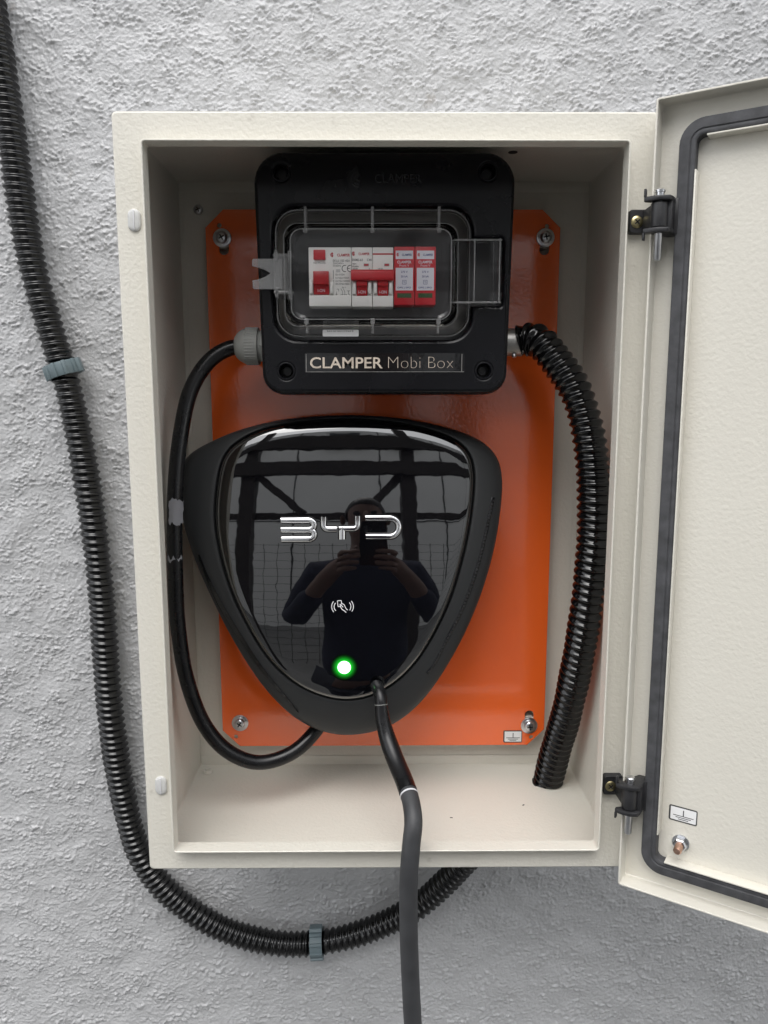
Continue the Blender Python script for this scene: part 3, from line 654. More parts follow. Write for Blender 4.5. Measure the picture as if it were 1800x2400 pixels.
# two-pole breaker
mc = thing('circuit_breaker', (-10.6, -120, ZB), 'white two-pole circuit breaker with joined red toggles, left of the red surge protectors', 'circuit breaker')
for i, (x0, x1) in enumerate(((-27.5, -10.75), (-10.5, 6.3))):
    module('pole_case', x0, x1, ZB-.3, ZT, FY, 'white', mc)
    MB().box(x0+.05, x1-.05, FY-1.6, FY+.5, ZB-.2, 176).build('lower_step', 'white', mc, bevel=.6)
    rocker_surround(x0+.9, x1-.9, mc)
    xc = (x0+x1)/2
    t = MB(); t.loft([[(x, y, z) for y, z in ((FY+.3, 175.4), (FY-2.2, 175.6), (FY-2.6, 182.4), (FY-4.6, 183.2), (FY-4.6, 187), (FY+.3, 188))] for x in (xc-4.4, xc+4.4)])
    tg = t.build('toggle', 'darkred', mc, bevel=.4)
    text('toggle_word', 'I-ON', (xc-3.0, xc+3.0, 177.2, 179.6), front(FY-2.3), 'lilac', tg, 0, .3)
    wx = x0+9.8 if i == 0 else x0+9.4
    MB().box(wx, wx+4.2, FY-.25, FY+.2, 198.9, 201.1).build('indicator_window', 'castmetal', mc, 0)
    MB().box(wx+.4, wx+3.8, FY-.35, FY+.2, 199.3, 200.7).build('indicator_flag', 'redprint', mc, 0)
t = MB(); t.loft([[(x, y, z) for y, z in ((FY-2.0, 187.2), (FY-6.6, 187.0), (FY-7.6, 188.4), (FY-7.2, 194.2), (FY-5.6, 195.6), (FY-1, 195.8))] for x in (-27.9, 6.6)])
t.build('tie_bar', 'red', mc, bevel=.5)
k = MB(); maker_mark(k, -26.9, 208.8, 1.9, f, .12, .17); k.build('maker_mark', 'redprint', mc, 0)
text('maker_name', 'CLAMPER', (-21.9, -12.8, 207.6, 209.6), f, 'redprint', mc, .03)
for s, bx in (('EKM2-63', (-27.0, -18.4, 203.0, 204.9)), ('C40', (-15, -11.2, 203.0, 204.9)), ('400V~', (-26.9, -23, 200.2, 201.5)), ('50/60Hz', (-26.9, -21.8, 198.2, 199.5)), ('6000', (-26.6, -22.6, 196.4, 197.6)), ('14 54', (-6, -2.4, 196.3, 197.7)), ('I', (-13.2, -12.9, 196.2, 197.6))):
    text('rating_print', s, bx, f, 'blackprint', mc, .01)
MB().box(-10.4, 6.2, FY-.12, FY+.1, 207.9, 209.1).build('red_stripe', 'redprint', mc, 0)
# surge protectors
for i, (x0, x1) in enumerate(((6.9, 23.6), (23.9, 40.8))):
    sp = thing('surge_protector', ((x0+x1)/2, -120, ZB), ('red plug-in surge protector standing next to the white circuit breaker' if i == 0 else 'red plug-in surge protector at the right end of the row'), 'surge protector', 'red surge protectors behind the lid')
    yf = FY-1.0
    module('case', x0, x1, ZB+1.2, ZT+.4, yf, 'red', sp)
    ff = front(yf); xc = (x0+x1)/2
    MB().box(xc-7.0, xc+7.0, yf-.15, yf+.2, 204.4, 211.0).build('name_field', 'lilac', sp, 0)
    MB().box(xc-7.0, xc+7.0, yf-.15, yf+.2, 179.8, 197.6).build('data_field', 'lilac', sp, 0)
    MB().box(xc-6.2, xc+6.2, yf-.2, yf+.2, 173.6, 178.0).build('status_bezel', 'darkred', sp, 0)
    MB().box(xc-5.7, xc+5.7, yf-.3, yf+.2, 174.0, 177.6).build('status_window', 'green', sp, 0)
    fl = front(yf-.14)
    k = MB(); maker_mark(k, xc-6.2, 207.8, 1.55, fl, .1, .17); k.build('maker_mark', 'redprint', sp, 0)
    text('maker_name', 'CLAMPER', (xc-2.0, xc+6.1, 206.8, 208.6), fl, 'blueprint', sp, .03, .1)
    text('product_name', 'CLAMPER', (xc-5.7, xc+5.7, 201.0, 203.2), ff, 'lilac', sp, .025, .1)
    text('product_line', 'Front V', (xc-3.9, xc+3.9, 198.4, 200.4), ff, 'lilac', sp, 0, .1)
    for s, bx in (('275 V', (xc-2.7, xc+2.7, 193.6, 195.2)), ('20 kA', (xc-2.8, xc+2.8, 190.0, 191.6)), ('T2', (xc-.8, xc+.8, 185.7, 187.0)), ('DPS | SPD', (xc-5.4, xc+5.4, 181.0, 182.7))):
        text('data_print', s, bx, fl, 'blueprint', sp, .015, .1)
    k = MB()
    for a, c in (((-1.5, 184.8), (1.5, 184.8)), ((1.5, 184.8), (1.5, 187.8)), ((1.5, 187.8), (-1.5, 187.8)), ((-1.5, 187.8), (-1.5, 184.8))): stroke(k, [(xc+a[0], a[1]), (xc+c[0], c[1])], .3, fl, .1)
    k.build('type_box', 'blueprint', sp, 0)

# ================================================================ charger
CT = R(7); CC = Vector((-41, -112, -55)); CN = Vector((0, -math.cos(CT), math.sin(CT))); CU = Vector((0, math.sin(CT), math.cos(CT)))
RX, RZ = 1300., 700.
def sag(x, z): return -(x*x/(2*RX) + z*z/(2*RZ))
def cp(x, z, n):
    p = CC + Vector((x, 0, 0)) + CU*z + CN*n; return (p.x, p.y, p.z)
def onpanel(x, z, h): return cp(x, z, sag(x, z)+h)
ev = thing('car_charger', (-41, -22, -210), 'black shield-shaped car charger with glossy mirror front and green light', 'charger')
shell_o = [(3.0, 134.5), (-41.4, 131.9), (-71.7, 126.9), (-96.0, 119.9), (-118.3, 110.8), (-136.5, 101.0), (-144.2, 92.7), (-147.6, 80.6), (-147.6, 64.4), (-144.2, 44.1), (-137.3, 19.7), (-127.4, -6.7), (-115.5, -33.3), (-101.5, -62.0), (-85.4, -90.7), (-69.2, -115.4), (-51.0, -136.1), (-34.7, -149.0), (-14.3, -158.0), (6.2, -160.7), (26.6, -158.1), (45.1, -151.5), (62.5, -139.6), (80.2, -120.1), (96.3, -95.4), (112.6, -64.6), (126.8, -29.9), (136.9, 2.8), (143.0, 31.3), (146.9, 61.8), (147.3, 80.1), (143.8, 95.3), (134.6, 107.0), (119.4, 116.0), (90.0, 125.2), (55.6, 131.6), (29.3, 133.8)]
panel_o = [(3.7, 129.6), (-36.0, 126.5), (-59.8, 121.5), (-76.6, 115.0), (-89.6, 106.5), (-96.8, 98.1), (-100.2, 88.2), (-103.4, 68.4), (-104.6, 48.5), (-103.2, 28.6), (-98.3, 4.7), (-90.5, -21.3), (-78.7, -48.0), (-64.9, -73.0), (-49.1, -94.7), (-31.2, -110.5), (-10.2, -120.0), (5.8, -122.4), (24.9, -119.2), (46.9, -107.5), (67.0, -87.5), (83.0, -61.9), (97.0, -31.8), (107.0, 0.2), (114.4, 32.1), (118.8, 64.0), (119.4, 86.0), (116.0, 98.8), (108.0, 108.2), (88.9, 117.4), (59.2, 125.0), (31.4, 128.6)]
NP = 200
SO = catmull(shell_o, n=NP, closed=True); PO = catmull(panel_o, n=NP, closed=True)
def smooth_closed(P, k=3):
    for _ in range(k): P = .25*np.roll(P, 1, 0)+.5*P+.25*np.roll(P, -1, 0)
    return P
def align(P):
    c = np.array([5., 8.]); a = np.unwrap(np.arctan2(*(P-c).T[::-1]))
    # resample by angle so that rings correspond
    a = np.r_[a, a[0]+2*math.pi*np.sign(a[-1]-a[0])]; Q = np.vstack([P, P[:1]])
    if a[-1] < a[0]: a = a[::-1]; Q = Q[::-1]
    t = np.linspace(a[0], a[0]+2*math.pi, NP+1)[:-1]
    t0 = math.pi/2; t = t0 + np.arange(NP)*2*math.pi/NP
    tt = (t-a[0]) % (2*math.pi) + a[0]
    return np.stack([np.interp(tt, a, Q[:, 0]), np.interp(tt, a, Q[:, 1])], 1)
SO = align(smooth_closed(SO)); PO = align(smooth_closed(PO))
SO = np.array([5., 8.]) + (SO-np.array([5., 8.]))*1.018
_T = np.roll(PO, -1, 0)-np.roll(PO, 1, 0); _T /= np.linalg.norm(_T, axis=1)[:, None]; PO = PO + np.stack([_T[:, 1], -_T[:, 0]], 1)*2.0
PO[:, 0] -= 6.0*np.clip(-PO[:, 0]/60, 0, 1)
PC = np.array([5., 8.])
def off(P, d):
    T = np.roll(P, -1, 0)-np.roll(P, 1, 0); T /= np.linalg.norm(T, axis=1)[:, None]; return P + np.stack([T[:, 1], -T[:, 0]], 1)*d
def cring(P, dn): return [cp(x, z, sag(x, z)+dn) for x, z in P]
# front panel, one smooth convex sheet with a rolled edge
b = MB(); rings = []
for t in np.r_[.02, .06, .12:.90:22j]: rings.append(cring(PC+(PO-PC)*t, 0))
for d, dn in ((5.0, -.03), (4.0, -.18), (3.0, -.55), (2.0, -1.2), (1.1, -2.3), (.45, -3.8), (.1, -5.5), (0, -8)): rings.append(cring(off(PO, -d), dn))
b.loft(rings, True, False); pan = b.build('front_panel', 'piano', ev, 80)
pan['label'] = 'glossy black mirror-like front panel'
# shell
mid = lambda t: PO+(SO-PO)*t
b = MB(); PO2 = off(PO, 2.2)
def mid2(t): return PO2+(SO-PO2)*t
rings = [cring(off(PO, -4), -14), cring(off(PO, .6), -13), cring(off(PO, .9), -6.5), cring(off(PO, 1.6), -5.0), cring(PO2, -4.6)]
for t, dn in ((.12, -4.9), (.28, -5.4), (.45, -6.2), (.62, -7.3), (.76, -8.6), (.87, -10.4), (.94, -12.4), (.98, -15), (1.0, -18.5), (1.0, -24)): rings.append(cring(mid2(t), dn))
def back_ring(s, y): return [(CC.x+(x*s), y, CC.z+z*s*.99) for x, z in SO]
front_ring = rings[-1]
bk = back_ring(.86, -23)
for t in (.12, .3, .6, 1.0):
    rings.append([tuple(np.array(a)*(1-t)+np.array(c)*t) for a, c in zip(front_ring, bk)])
b.loft(rings, True, True); shell = b.build('shell', 'shell', ev, 60)
# right-edge vent dots and left-edge slot: shade of openings painted as raised black
vr = catmull([(144.2, 59.8), (138.6, 35.5), (128.5, -5.1), (114.4, -43.8), (100.1, -72.4), (90.0, -92.9), (82.8, -103.1)], n=64)
# distance to shell surface: evaluate the band profile
prof_t = [0, .12, .28, .45, .62, .76, .87, .94, .98, 1.0]; prof_n = [-4.6, -4.9, -5.4, -6.2, -7.3, -8.6, -10.4, -12.4, -15, -18.5]
def onshell(x, z, h):
    a = math.atan2(z-PC[1], x-PC[0]); k = int(round(((a-math.pi/2) % (2*math.pi))/(2*math.pi)*NP)) % NP
    rp = np.linalg.norm(PO2[k]-PC); rs = np.linalg.norm(SO[k]-PC); t = (math.hypot(x-PC[0], z-PC[1])-rp)/(rs-rp)
    return cp(x, z, sag(x, z)+float(np.interp(t, prof_t, prof_n))+h)
def inward(P, d):
    T = np.gradient(P, axis=0); T /= np.linalg.norm(T, axis=1)[:, None]; return P + np.stack([-T[:, 1], T[:, 0]], 1)*d
vrc = inward(vr, -4.5)
k = MB(); stroke(k, [tuple(p) for p in vrc], 3.4, onshell, .6, .5); vs = k.build('vent_strip', 'emboss', shell)
k = MB()
for p in catmull(vrc, n=54)[1:-1]:
    T = onshell(*p, .65); k.lathe([(0, 1.1), (.12, 1.05), (.12, .1)], T, CN, 10)
k.build('vent_shade_dot', 'dark', vs, 0)
sl = catmull([(-131.9, 8), (-126, -8), (-115.0, -31.9), (-95.0, -66.6), (-76.0, -96.4), (-56.8, -121.1), (-42.6, -139.7)], n=50)
sl = inward(sl, 4.0); k = MB()
n_ = len(sl); wd = [max(.6, 4.2*math.sin(math.pi*min(1, (i+2)/(n_+1)*1.02))**.6) for i in range(n_)]
T = np.gradient(sl, axis=0); T /= np.linalg.norm(T, axis=1)[:, None]; Nn = np.stack([-T[:, 1], T[:, 0]], 1)
k.loft([[onshell(*(sl[i]+Nn[i]*o*wd[i]), h) for o, h in ((-.5, -1.5), (-.5, 1.3), (.5, 1.3), (.5, -1.5))] for i in range(n_)])
k.build('slot_shade_strip', 'emboss', shell)
# logo in chrome strokes
def L(zx, zy): return (-52.4+(zx-88)*.0731, 45.7-(zy-140)*.0734)
def Lp(P): return [L(*p) for p in P]
def arcz(cx, cy, rx, ry, a0, a1, n=16): return [(cx+rx*math.cos(R(a0+(a1-a0)*k/n)), cy+ry*math.sin(R(a0+(a1-a0)*k/n))) for k in range(n+1)]
lw = 4.8; lh = 1.5; ch = .75
def densify(P, st=1.2):
    out = []
    for a, c in zip(P[:-1], P[1:]):
        d = math.hypot(c[0]-a[0], c[1]-a[1]); m = max(1, int(d/st)); out += [(a[0]+(c[0]-a[0])*i/m, a[1]+(c[1]-a[1])*i/m) for i in range(m)]
    return out+[P[-1]]
def letter(name, paths):
    k = MB()
    for P, w in paths: stroke(k, densify(Lp(P)), w, onpanel, lh, ch, dome=True)
    o = k.build(name, 'chrome', pan, 50)
    k = MB()
    for P, w in paths: stroke(k, densify(Lp(P)), w+1.9, onpanel, .35, .3)
    k.build('letter_rim', 'emboss', o, 30)
letter('letter_b', [([(92, 205), (430, 203)] + arcz(430, 261, 66, 57, -85, 85) + [(425, 319), (95, 319)], lw), ([(430, 322)] + arcz(430, 376, 68, 55, -80, 85) + [(425, 432), (100, 434)], lw)])
letter('letter_y', [([(613, 165), (613, 262)] + arcz(662, 262, 49, 49, 175, 95, 10) + [(670, 311), (775, 311)], 4.5), ([(1028, 155), (1028, 255)] + arcz(978, 255, 50, 50, 5, 85, 10) + [(970, 306), (803, 306)], 4.5), ([(838, 286), (838, 438)], 5.4)])
letter('letter_d', [([(1122, 178), (1420, 178)] + arcz(1420, 290, 112, 112, -86, 86, 24) + [(1415, 402), (1130, 402)], 4.5)])
# card symbol
def I(zx, zy): return (-7.1+(zx-450)*.0320, -31.0-(zy-330)*.0325)
k = MB()
def istroke(P, n=24): stroke(k, [tuple(p) for p in catmull([I(*p) for p in P], n=n)], .62, onpanel, .08)
for P in ([(500, 350), (460, 430), (450, 500), (465, 575), (510, 648)], [(558, 390), (525, 450), (518, 500), (530, 560), (565, 608)], [(1000, 340), (1045, 420), (1058, 490), (1045, 570), (1010, 632)], [(945, 380), (980, 440), (988, 490), (975, 550), (955, 598)],
          [(735, 410), (800, 445), (830, 510), (860, 560), (900, 590)], [(680, 440), (700, 500), (740, 570), (800, 610), (852, 658)], [(680, 440), (695, 428), (720, 460), (770, 512)]): istroke(P)
for a, c in zip([(612, 335), (718, 325), (732, 430), (690, 492), (630, 500), (612, 335)][:-1], [(718, 325), (732, 430), (690, 492), (630, 500), (612, 335)]):
    if a != (732, 430): stroke(k, [I(*a), I(*c)], .62, onpanel, .08)
k.build('card_symbol', 'whiteprint', pan, 0)
# status light
lc = onpanel(3.7, -92.2, 0); ln = Vector((0, 0, 0)) + CN + CU*(-92.2/RZ)
b = MB(); b.lathe([(-.4, 5.9), (.35, 5.9), (.6, 5.4), (.7, 3), (.75, .1)], lc, ln, 40); ld = b.build('status_light', 'led', ev)
org = ORG[ev]
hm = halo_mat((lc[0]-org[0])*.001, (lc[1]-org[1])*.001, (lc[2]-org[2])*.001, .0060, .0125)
b = MB(); b.loft([[onpanel(3.7+r*math.cos(2*math.pi*j/48), -92.2+r*math.sin(2*math.pi*j/48), .06) for j in range(48)] for r in (5.8, 8, 10, 12.6)], False, False); b.build('painted_glow_ring', hm, ld)  # thin glowing ring added to paint the LED's halo

# ================================================================ cables and conduits
pw = catmull([(-126, -75, 139), (-140, -76, 137), (-156, -80, 127), (-172, -88, 102), (-181.5, -98, 58), (-186, -106, 9), (-187.5, -110, -50), (-187.2, -110, -111), (-181.6, -108, -163), (-167, -105, -209), (-147, -100, -236.5), (-121, -95, -249.5), (-90, -86, -244.5), (-67, -72, -227), (-55, -60, -208)], step=3)
pc = tube(pw, 6.9, 24).build('power_cable', 'cable', None)
tag(pc, 'thick black round cable looping down the left side of the cabinet', 'cable')
def wrap(i0, i1, rad, a0, a1, jag, nm):
    T, N, B = frames(pw); rows = []
    for i in range(i0, i1+1):
        row = []
        for kk in range(11):
            a = R(a0+(a1-a0)*kk/10); rr = rad + (random.uniform(0, jag) if kk in (0, 10) or i in (i0, i1) else random.uniform(0, .25))
            q = pw[i] + np.array([0, 0, 1.0])*(random.uniform(-2.2, 2.2) if i in (i0, i1) else 0)
            row.append(tuple(q + rr*(math.cos(a)*N[i]+math.sin(a)*B[i])))
        rows.append(row)
    b = MB(); b.loft(rows, False, False, closed=False); return b.build(nm, 'paper', pc, 30)
zi = lambda z: int(np.argmin(np.abs(pw[:170, 2]-z)+np.where(pw[:170, 0] < -150, 0, 1e4)))
wrap(zi(4), zi(-16), 7.15, -70, 40, 1.2, 'torn_tape'); wrap(zi(-45), zi(-50), 7.1, -60, 60, .3, 'tape_scrap')

ci = corrugated(np.array([(121, -75, 143), (127, -77, 144.5), (136, -84, 143), (149.5, -95, 126), (164.5, -106, 101), (174.5, -114, 68), (180, -118, 31), (182.8, -119, -8), (182.8, -117, -48), (181.2, -110, -96), (178.5, -98, -150), (174.5, -78, -212), (170.5, -58, -258), (167.0, -44, -299)]), 14.9, 2.6, 7.5, pw_=1.15).build('corrugated_conduit', 'conduit', None, 0)
ci.data.polygons.foreach_set('use_smooth', [True]*len(ci.data.polygons))
tag(ci, 'black ribbed conduit curving down inside the right of the cabinet', 'conduit')
wp = [(-360, -17, 470), (-351, -17, 378), (-338, -17, 227), (-320.5, -17, 147), (-313, -17, 118), (-303.5, -17, 65), (-294, -17, -20), (-289, -17, -108), (-288, -17, -198), (-286, -17, -245), (-279.5, -17, -317), (-263, -17, -395), (-233, -17, -441), (-179, -17, -482), (-118.5, -17, -500.5), (-76, -17, -500.5), (-24.5, -17, -488), (33, -18, -458), (66, -22, -424), (93, -32, -385), (132, -42, -338), (167, -44, -299)]
cw = corrugated(np.array(wp), 13.7, 2.3, 7.0).build('corrugated_conduit', 'conduit', None, 0)
cw.data.polygons.foreach_set('use_smooth', [True]*len(cw.data.polygons))
tag(cw, 'long black ribbed conduit clipped to the stucco wall and bending below the cabinet', 'conduit')
def clip(c, tdir, label):
    t = Vector(tdir).normalized(); nrm = Vector((0, -1, 0)); s = t.cross(nrm).normalized(); c = Vector(c)
    ro_, ri = 16.2, 13.9; seg = []
    root = thing('conduit_clip', (c.x, 0, c.z), label, 'clip', 'grey conduit clips on the wall')
    b = MB(); outer = [(ro_*math.cos(R(a)), ro_*math.sin(R(a))) for a in np.linspace(-62, 242, 44)]; inner = [(ri*math.cos(R(a)), ri*math.sin(R(a))) for a in np.linspace(242, -62, 44)]
    prof = outer+inner
    b.loft([[tuple(c + s*x + nrm*y + t*w) for x, y in prof] for w in (-6.6, 6.6)]); b.build('band', 'clip', root, 30, bevel=.35)
    for a in (28, 62, 97, 128, 160):
        d = s*math.cos(R(a))+nrm*math.sin(R(a)); e = t.cross(d)
        k = MB(); k.loft([[tuple(c + d*r + e*w + t*q) for r, w in ((ro_-.2, -2.0), (ro_+1.7, -1.5), (ro_+1.7, 1.5), (ro_-.2, 2.0))] for q in (-6.8, 6.8)]); k.build('rib', 'clip', root, bevel=.3)
    k = MB(); k.loft([[tuple(c + s*x + nrm*y + t*q) for x, y in ((-7, -17.5), (-7, -14.2), (7, -14.2), (7, -17.5))] for q in (-6.4, 6.4)]); k.build('foot', 'clip', root, bevel=.4)
    k = MB(); k.loft([[tuple(c + s*x + nrm*y + t*q) for x, y in ((15.4, -6), (18.2, -6), (19.6, 4), (17.2, 6), (15.4, 6))] for q in (-6.7, 6.7)]); k.build('latch', 'clip', root, bevel=.4)
clip((-313.6, -17, 120), (-.30, 0, .95), 'slate grey plastic clip holding the conduit left of the cabinet')
clip((-74.8, -17, -500), (-1, 0, -.06), 'slate grey plastic clip holding the conduit below the cabinet')

chp = [(-8.4, -119.5, -163.5), (-6.2, -127, -165.5), (-4.4, -133, -171), (-2.8, -138.5, -187), (1.8, -146, -203), (8.8, -160, -217), (15.5, -178, -226), (20.2, -198, -233.5), (21.4, -211, -243), (19.6, -217, -258), (17.6, -220, -284), (17.4, -221, -320), (19.4, -221, -378), (24, -221, -460), (32, -221, -600), (38, -220, -800)]
chq = catmull(chp, step=3); L_ = len(chq)
def crad(i):
    s = i*3.0; return 5.2 + (7.4-5.2)*min(1, max(0, (s-18)/40))
cc = tube(chq, crad, 28).build('charging_cable', 'graycable', None)
tag(cc, 'matte charcoal charging cable hanging from the charger over the cabinet sill', 'cable')
isl = int(np.argmin(np.abs(chq[:120, 2]+229)))
sleeve = tube(chq[:isl+1], lambda i: crad(i)+.35, 28).build('strain_sleeve', 'cable', cc)
def collar(s0, s1, rr, nm, m):
    i0 = int(s0/3); d = (chq[i0+1]-chq[i0])/3.0; seg = np.array([chq[i0]+d*q for q in np.linspace(0, max(s1-s0, .4), 5)])
    return tube(seg, rr, 28).build(nm, m, cc)
si = lambda z: 3.0*int(np.argmin(np.abs(chq[:, 2]-z)))
collar(si(-230), si(-230)+1.5, 7.75, 'pale_collar', 'band')
collar(si(-176), si(-176)+.3, crad(int(si(-176)/3))+.55, 'thin_ring', 'gland')

for x, y, which in ((-128, -150, 'nearest the left corner of the cabinet floor'), (-62, -158, 'left of centre on the cabinet floor'), (62, -110, 'just right of the charging cable on the cabinet floor'), (96, -165, 'near the front sill at the right of the cabinet floor'), (134, -88, 'nearest the ribbed conduit on the cabinet floor')):
    a = random.uniform(0, 3.1); ln_ = random.uniform(2, 3.2); d = Vector((math.cos(a), math.sin(a), 0))*ln_; e = Vector((-math.sin(a), math.cos(a), 0))*.4
    k = MB(); k.loft([[tuple(Vector((x, y, -298.3+h)) + d*t + e*q) for q, h in ((-1, 0), (1, 0), (.6, .5), (-.6, .5))] for t in (-.5, .1, .5)])
    tag(k.build('wire_clipping', 'dark', None, 0), 'tiny dark wire clipping ' + which, 'clipping', 'wire clippings on the cabinet floor')

# ================================================================ what the mirror front reflects: the yard behind the photographer
GZ = -1400.0
g = MB(); g.box(-9000, 9000, -9000, 2.0, GZ-60, GZ); tag(g.build('ground', 'concrete', None, 0), 'grey paved ground of the yard', kind='structure')
fa = thing('rendered_house', (0, -6200, GZ), 'pale rendered house with small upper windows, reflected in the charger front', 'house')
wx = [(-650, 60), (480, 1150), (-2600, -1800), (2300, 3100)]; wz = (3150, 3720)
plate('wall', [[(-6000, GZ), (6000, GZ), (6000, 3950), (-6000, 3950)]] + [[(a, wz[0]), (c, wz[0]), (c, wz[1]), (a, wz[1])] for a, c in wx], 0, 250, 'facade', None, 0).parent = fa
wob = [o for o in COL.objects if o.name == 'wall.001'][0]
wob.data.transform(Matrix.Translation((0, 0, 0)))
for v in wob.data.vertices: v.co.y = -6.2 + (-.125 if v.co.y > .125 else .125) - fa.location.y; v.co.z -= fa.location.z
for a, c in wx:
    P0 = [(a, wz[0]), (c, wz[0]), (c, wz[1]), (a, wz[1])]; 
    b = MB(); y = -6150
    for q in ((a, a+60, wz[0], wz[1]), (c-60, c, wz[0], wz[1]), (a+60, c-60, wz[0], wz[0]+60), (a+60, c-60, wz[1]-60, wz[1])): b.box(q[0], q[1], y-30, y+30, q[2], q[3])
    w_ = b.build('window', 'frame', fa, 0)
    MB().box(a+60, c-60, y-8, y+8, wz[0]+60, wz[1]-60).build('pane', 'glass', w_, 0)
    MB().box(a-60, c+60, -6080, -5960, wz[0]-70, wz[0]-5).build('sill', 'frame', w_, 0)
for x in (-2150, -1150, 350, 1500, 2600): MB().box(x-12, x+12, -6076, -6068, GZ+5, 3945).build('joint_strip', 'wire', fa, 0)
for z in (1150, 2700): MB().box(-5990, 5990, -6067, -6060, z-12, z+12).build('joint_strip', 'wire', fa, 0)
pg = thing('timber_pergola', (0, -2500, GZ), 'dark timber pergola frame with diagonal braces, reflected in the charger front', 'pergola')
for x in (-930, -2600, 300, 1900): MB().box(x, x+110, -2560, -2450, GZ, 1900).build('post', 'timber', pg, 0, bevel=6)
for z0, z1 in ((1230, 1400), (930, 1080)): MB().box(-3600, 3200, -2447, -2390, z0, z1).build('beam', 'timber', pg, 0, bevel=5)
MB().box(-3600, 3200, -2620, -2563, 490, 560).build('rail', 'timber', pg, 0, bevel=5)
for x0, x1 in ((-820, -440), (300, 20)):
    d = Vector((x1-x0, 0, -400)).normalized(); s_ = Vector((-d.z, 0, d.x)); p0 = Vector((x0, -2505, 960)); p1 = Vector((x1, -2505, 540))
    MB().loft([[tuple(p + s_*w + Vector((0, q, 0))) for w, q in ((-35, -30), (35, -30), (35, 30), (-35, 30))] for p in (p0, p1)]).build('brace', 'timber', pg, 0)
fe = thing('wire_mesh_fence', (0, -3500, GZ), 'square wire mesh fence behind the pergola, reflected in the charger front', 'fence')
b = MB()
for x in range(-3500, 3501, 140): b.box(x-2.5, x+2.5, -3503, -3497, GZ, 330)
for z in range(int(GZ)+60, 340, 110): b.box(-3500, 3500, -3508, -3504, z-2, z+2)
tag(b.build('wire_mesh', 'wire', fe, 0), kind='stuff')

# ---- photographer holding the phone
per = thing('person', (0, -1120, GZ), 'person in a dark navy top holding up a phone, mirrored in the charger front', 'person')
def skin(name, verts, edges, material, parent, root=0, sub=2):
    me = bpy.data.meshes.new(name); org = ORG[parent]
    me.from_pydata([tuple((v[i]-org[i])*.001 for i in range(3)) for v in verts], edges, [])
    o = bpy.data.objects.new(name, me); COL.objects.link(o); o.parent = parent; ORG[o] = org
    md = o.modifiers.new('skin', 'SKIN'); md.use_smooth_shade = True
    for i, v in enumerate(verts):
        sv = me.skin_vertices[0].data[i]; r = v[3]; sv.radius = (r*.001, (v[4] if len(v) > 4 else r)*.001); sv.use_root = (i == root)
    s = o.modifiers.new('sub', 'SUBSURF'); s.levels = sub; s.render_levels = sub
    me.materials.append(M[material]); return o
Y0 = -1190
HB = 70
V = [(0, Y0, -560, 92, 72), (0, Y0, -330, 100, 76), (0, Y0+5, -120, 150, 100), (0, Y0+5, 10, 85, 70), (0, Y0+15, 70, 52, 55),         # pelvis .. neck
     (0, Y0+40, 120, 60, 68), (0, Y0+42, 190, 74, 92), (0, Y0+35, 260, 70, 88), (0, Y0+30, 300, 38, 50),                                   # head
     (-180, Y0, -60, 52), (-265, Y0+40, -300, 42), (-130, Y0+225+HB, -95, 30), (-72, Y0+285+HB, -30, 24, 30),                                     # left arm
     (180, Y0, -60, 52), (265, Y0+40, -300, 42), (130, Y0+225+HB, -95, 30), (72, Y0+285+HB, -30, 24, 30),                                         # right arm
     (-95, Y0, -700, 62), (-105, Y0+10, -960, 48), (-110, Y0-5, -1330, 42), (-115, Y0+100, -1375, 34),
     (95, Y0, -700, 62), (105, Y0+10, -960, 48), (110, Y0-5, -1330, 42), (115, Y0+100, -1375, 34)]
E_ = [(0, 1), (1, 2), (2, 3), (3, 4), (4, 5), (5, 6), (6, 7), (7, 8), (2, 9), (9, 10), (10, 11), (11, 12), (2, 13), (13, 14), (14, 15), (15, 16), (0, 17), (17, 18), (18, 19), (19, 20), (0, 21), (21, 22), (22, 23), (23, 24)]
for sgn, hi in ((-1, 12), (1, 16)):
    hx, hy, hz = V[hi][:3]
    for j, (dz, ln) in enumerate(((34, 62), (14, 66), (-6, 62), (-26, 52))):
        k0 = len(V); V += [(hx+sgn*4, hy+18, hz+dz, 9.5), (hx-sgn*4, hy+34, hz+dz+6, 9), (hx-sgn*ln*.55, hy+38, hz+dz+9, 8), (hx-sgn*ln*.8, hy+30, hz+dz+10, 7)]
        E_ += [(hi, k0), (k0, k0+1), (k0+1, k0+2), (k0+2, k0+3)]
    k0 = len(V); V += [(hx-sgn*16, hy-2, hz+22, 11), (hx-sgn*34, hy-4, hz+46, 9), (hx-sgn*44, hy+2, hz+66, 8)]; E_ += [(hi, k0), (k0, k0+1), (k0+1, k0+2)]
skin('body', V, E_, 'skin', per)
S = [(0, Y0, -640, 190, 145), (0, Y0, -480, 185, 140), (0, Y0, -330, 160, 120), (0, Y0+5, -120, 168, 116), (0, Y0+5, 12, 98, 82), (0, Y0+10, 50, 64, 64), (-180, Y0, -60, 66), (-268, Y0+40, -305, 56), (-160, Y0+180+HB, -145, 44), (180, Y0, -60, 66), (268, Y0+40, -305, 56), (160, Y0+180+HB, -145, 44)]
skin('navy_top', S, [(0, 1), (1, 2), (2, 3), (3, 4), (4, 5), (3, 6), (6, 7), (7, 8), (3, 9), (9, 10), (10, 11)], 'navy', per)
S = [(0, Y0, -600, 180, 138), (-98, Y0, -700, 98), (-106, Y0+10, -960, 74), (-110, Y0, -1320, 62), (98, Y0, -700, 98), (106, Y0+10, -960, 74), (110, Y0, -1320, 62)]
skin('trousers', S, [(0, 1), (1, 2), (2, 3), (0, 4), (4, 5), (5, 6)], 'jeans', per)
b = MB(); rings = []
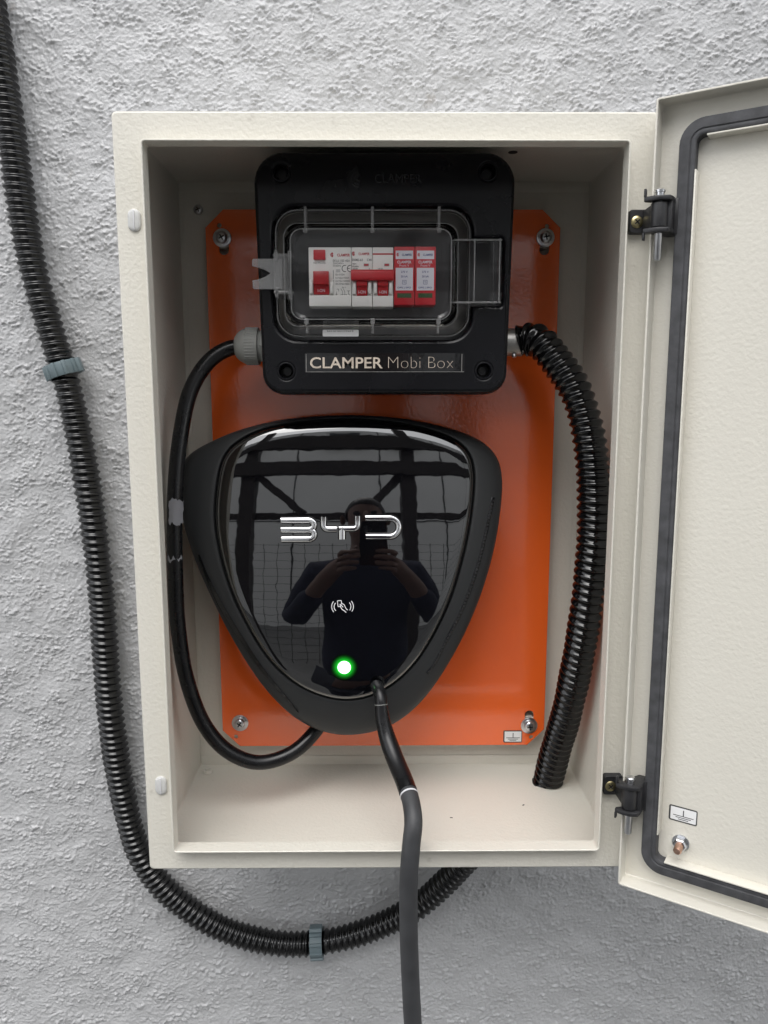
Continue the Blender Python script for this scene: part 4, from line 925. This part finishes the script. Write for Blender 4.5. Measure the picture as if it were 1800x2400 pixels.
for q in np.linspace(0, 1, 12):
    a = q*R(98); rr = math.sin(a)
    rings.append([(74*rr*math.cos(t)*1.02, Y0+30+(92 if math.sin(t) > 0 else 104)*rr*math.sin(t) + (0 if math.sin(t) < .2 else -8*q*q), 214+96*math.cos(a)+(60*q*q*max(0, math.sin(t)) if q > .3 else 0)) for t in np.linspace(0, 2*math.pi, 33)[:-1]])
b.loft(rings[1:], True, False); b.build('hair', 'hair', per, 80)
fc = MB(); fc.loft([[(x*s, Y0+125+dy, z) for x in (-1, 1)] + [(0, Y0+125+dy+8, z)] for s, dy, z in ((6, 0, 222), (9, 8, 195), (15, 16, 172), (12, 2, 164))]); fc.build('nose', 'skin', per, 80)
for sx in (-1, 1):
    MB().lathe([(0, 13), (3, 12), (5, 8), (6, 1)], (sx*31, Y0+122, 212), (0, 1, -.05), 16).build('eye', 'dark', per)
    MB().lathe([(0, 8), (6, 22), (10, 26), (14, 20), (15, 2)], (sx*76, Y0+35, 195), (sx, -.3, 0), 16).build('ear', 'skin', per)
MB().box(-24, 24, Y0+124, Y0+136, 140, 148).build('mouth', 'dark', per, bevel=2)
# phone: just behind the lens position
PT = Matrix.Translation((-5.8, -784.5, 96.8)) @ Matrix.Rotation(CP, 4, 'X')
ph = thing('phone', (-5.8, -790, 97), 'black phone held in both hands, mirrored in the charger front', 'phone')
def pp(x, y, z): q = PT @ Vector((x, y, z)); return (q.x, q.y, q.z)
b = MB(); P = rrect(22, -58, 76, 158, 11, 6); b.loft([[pp(x, -3.0, z) for x, z in P], [pp(x, -11, z) for x, z in P]]); b.build('phone_body', 'phone', ph, bevel=0)
b = MB(); P = rrect(4, -2, 34, 34, 9, 6); b.loft([[pp(x, -1.6, z) for x, z in P], [pp(x, -3.2, z) for x, z in P]]); cbp = b.build('camera_bump', 'phone', ph)
for x, z in ((0, 0), (0, -14), (12, -7)):
    MB().lathe([(0, 6), (1.0, 6), (1.2, 5.2), (.6, 4.8), (.6, .2)], pp(x, -1.8, z), PT.to_3x3() @ Vector((0, 1, 0)), 24).build('lens', 'glass', cbp)
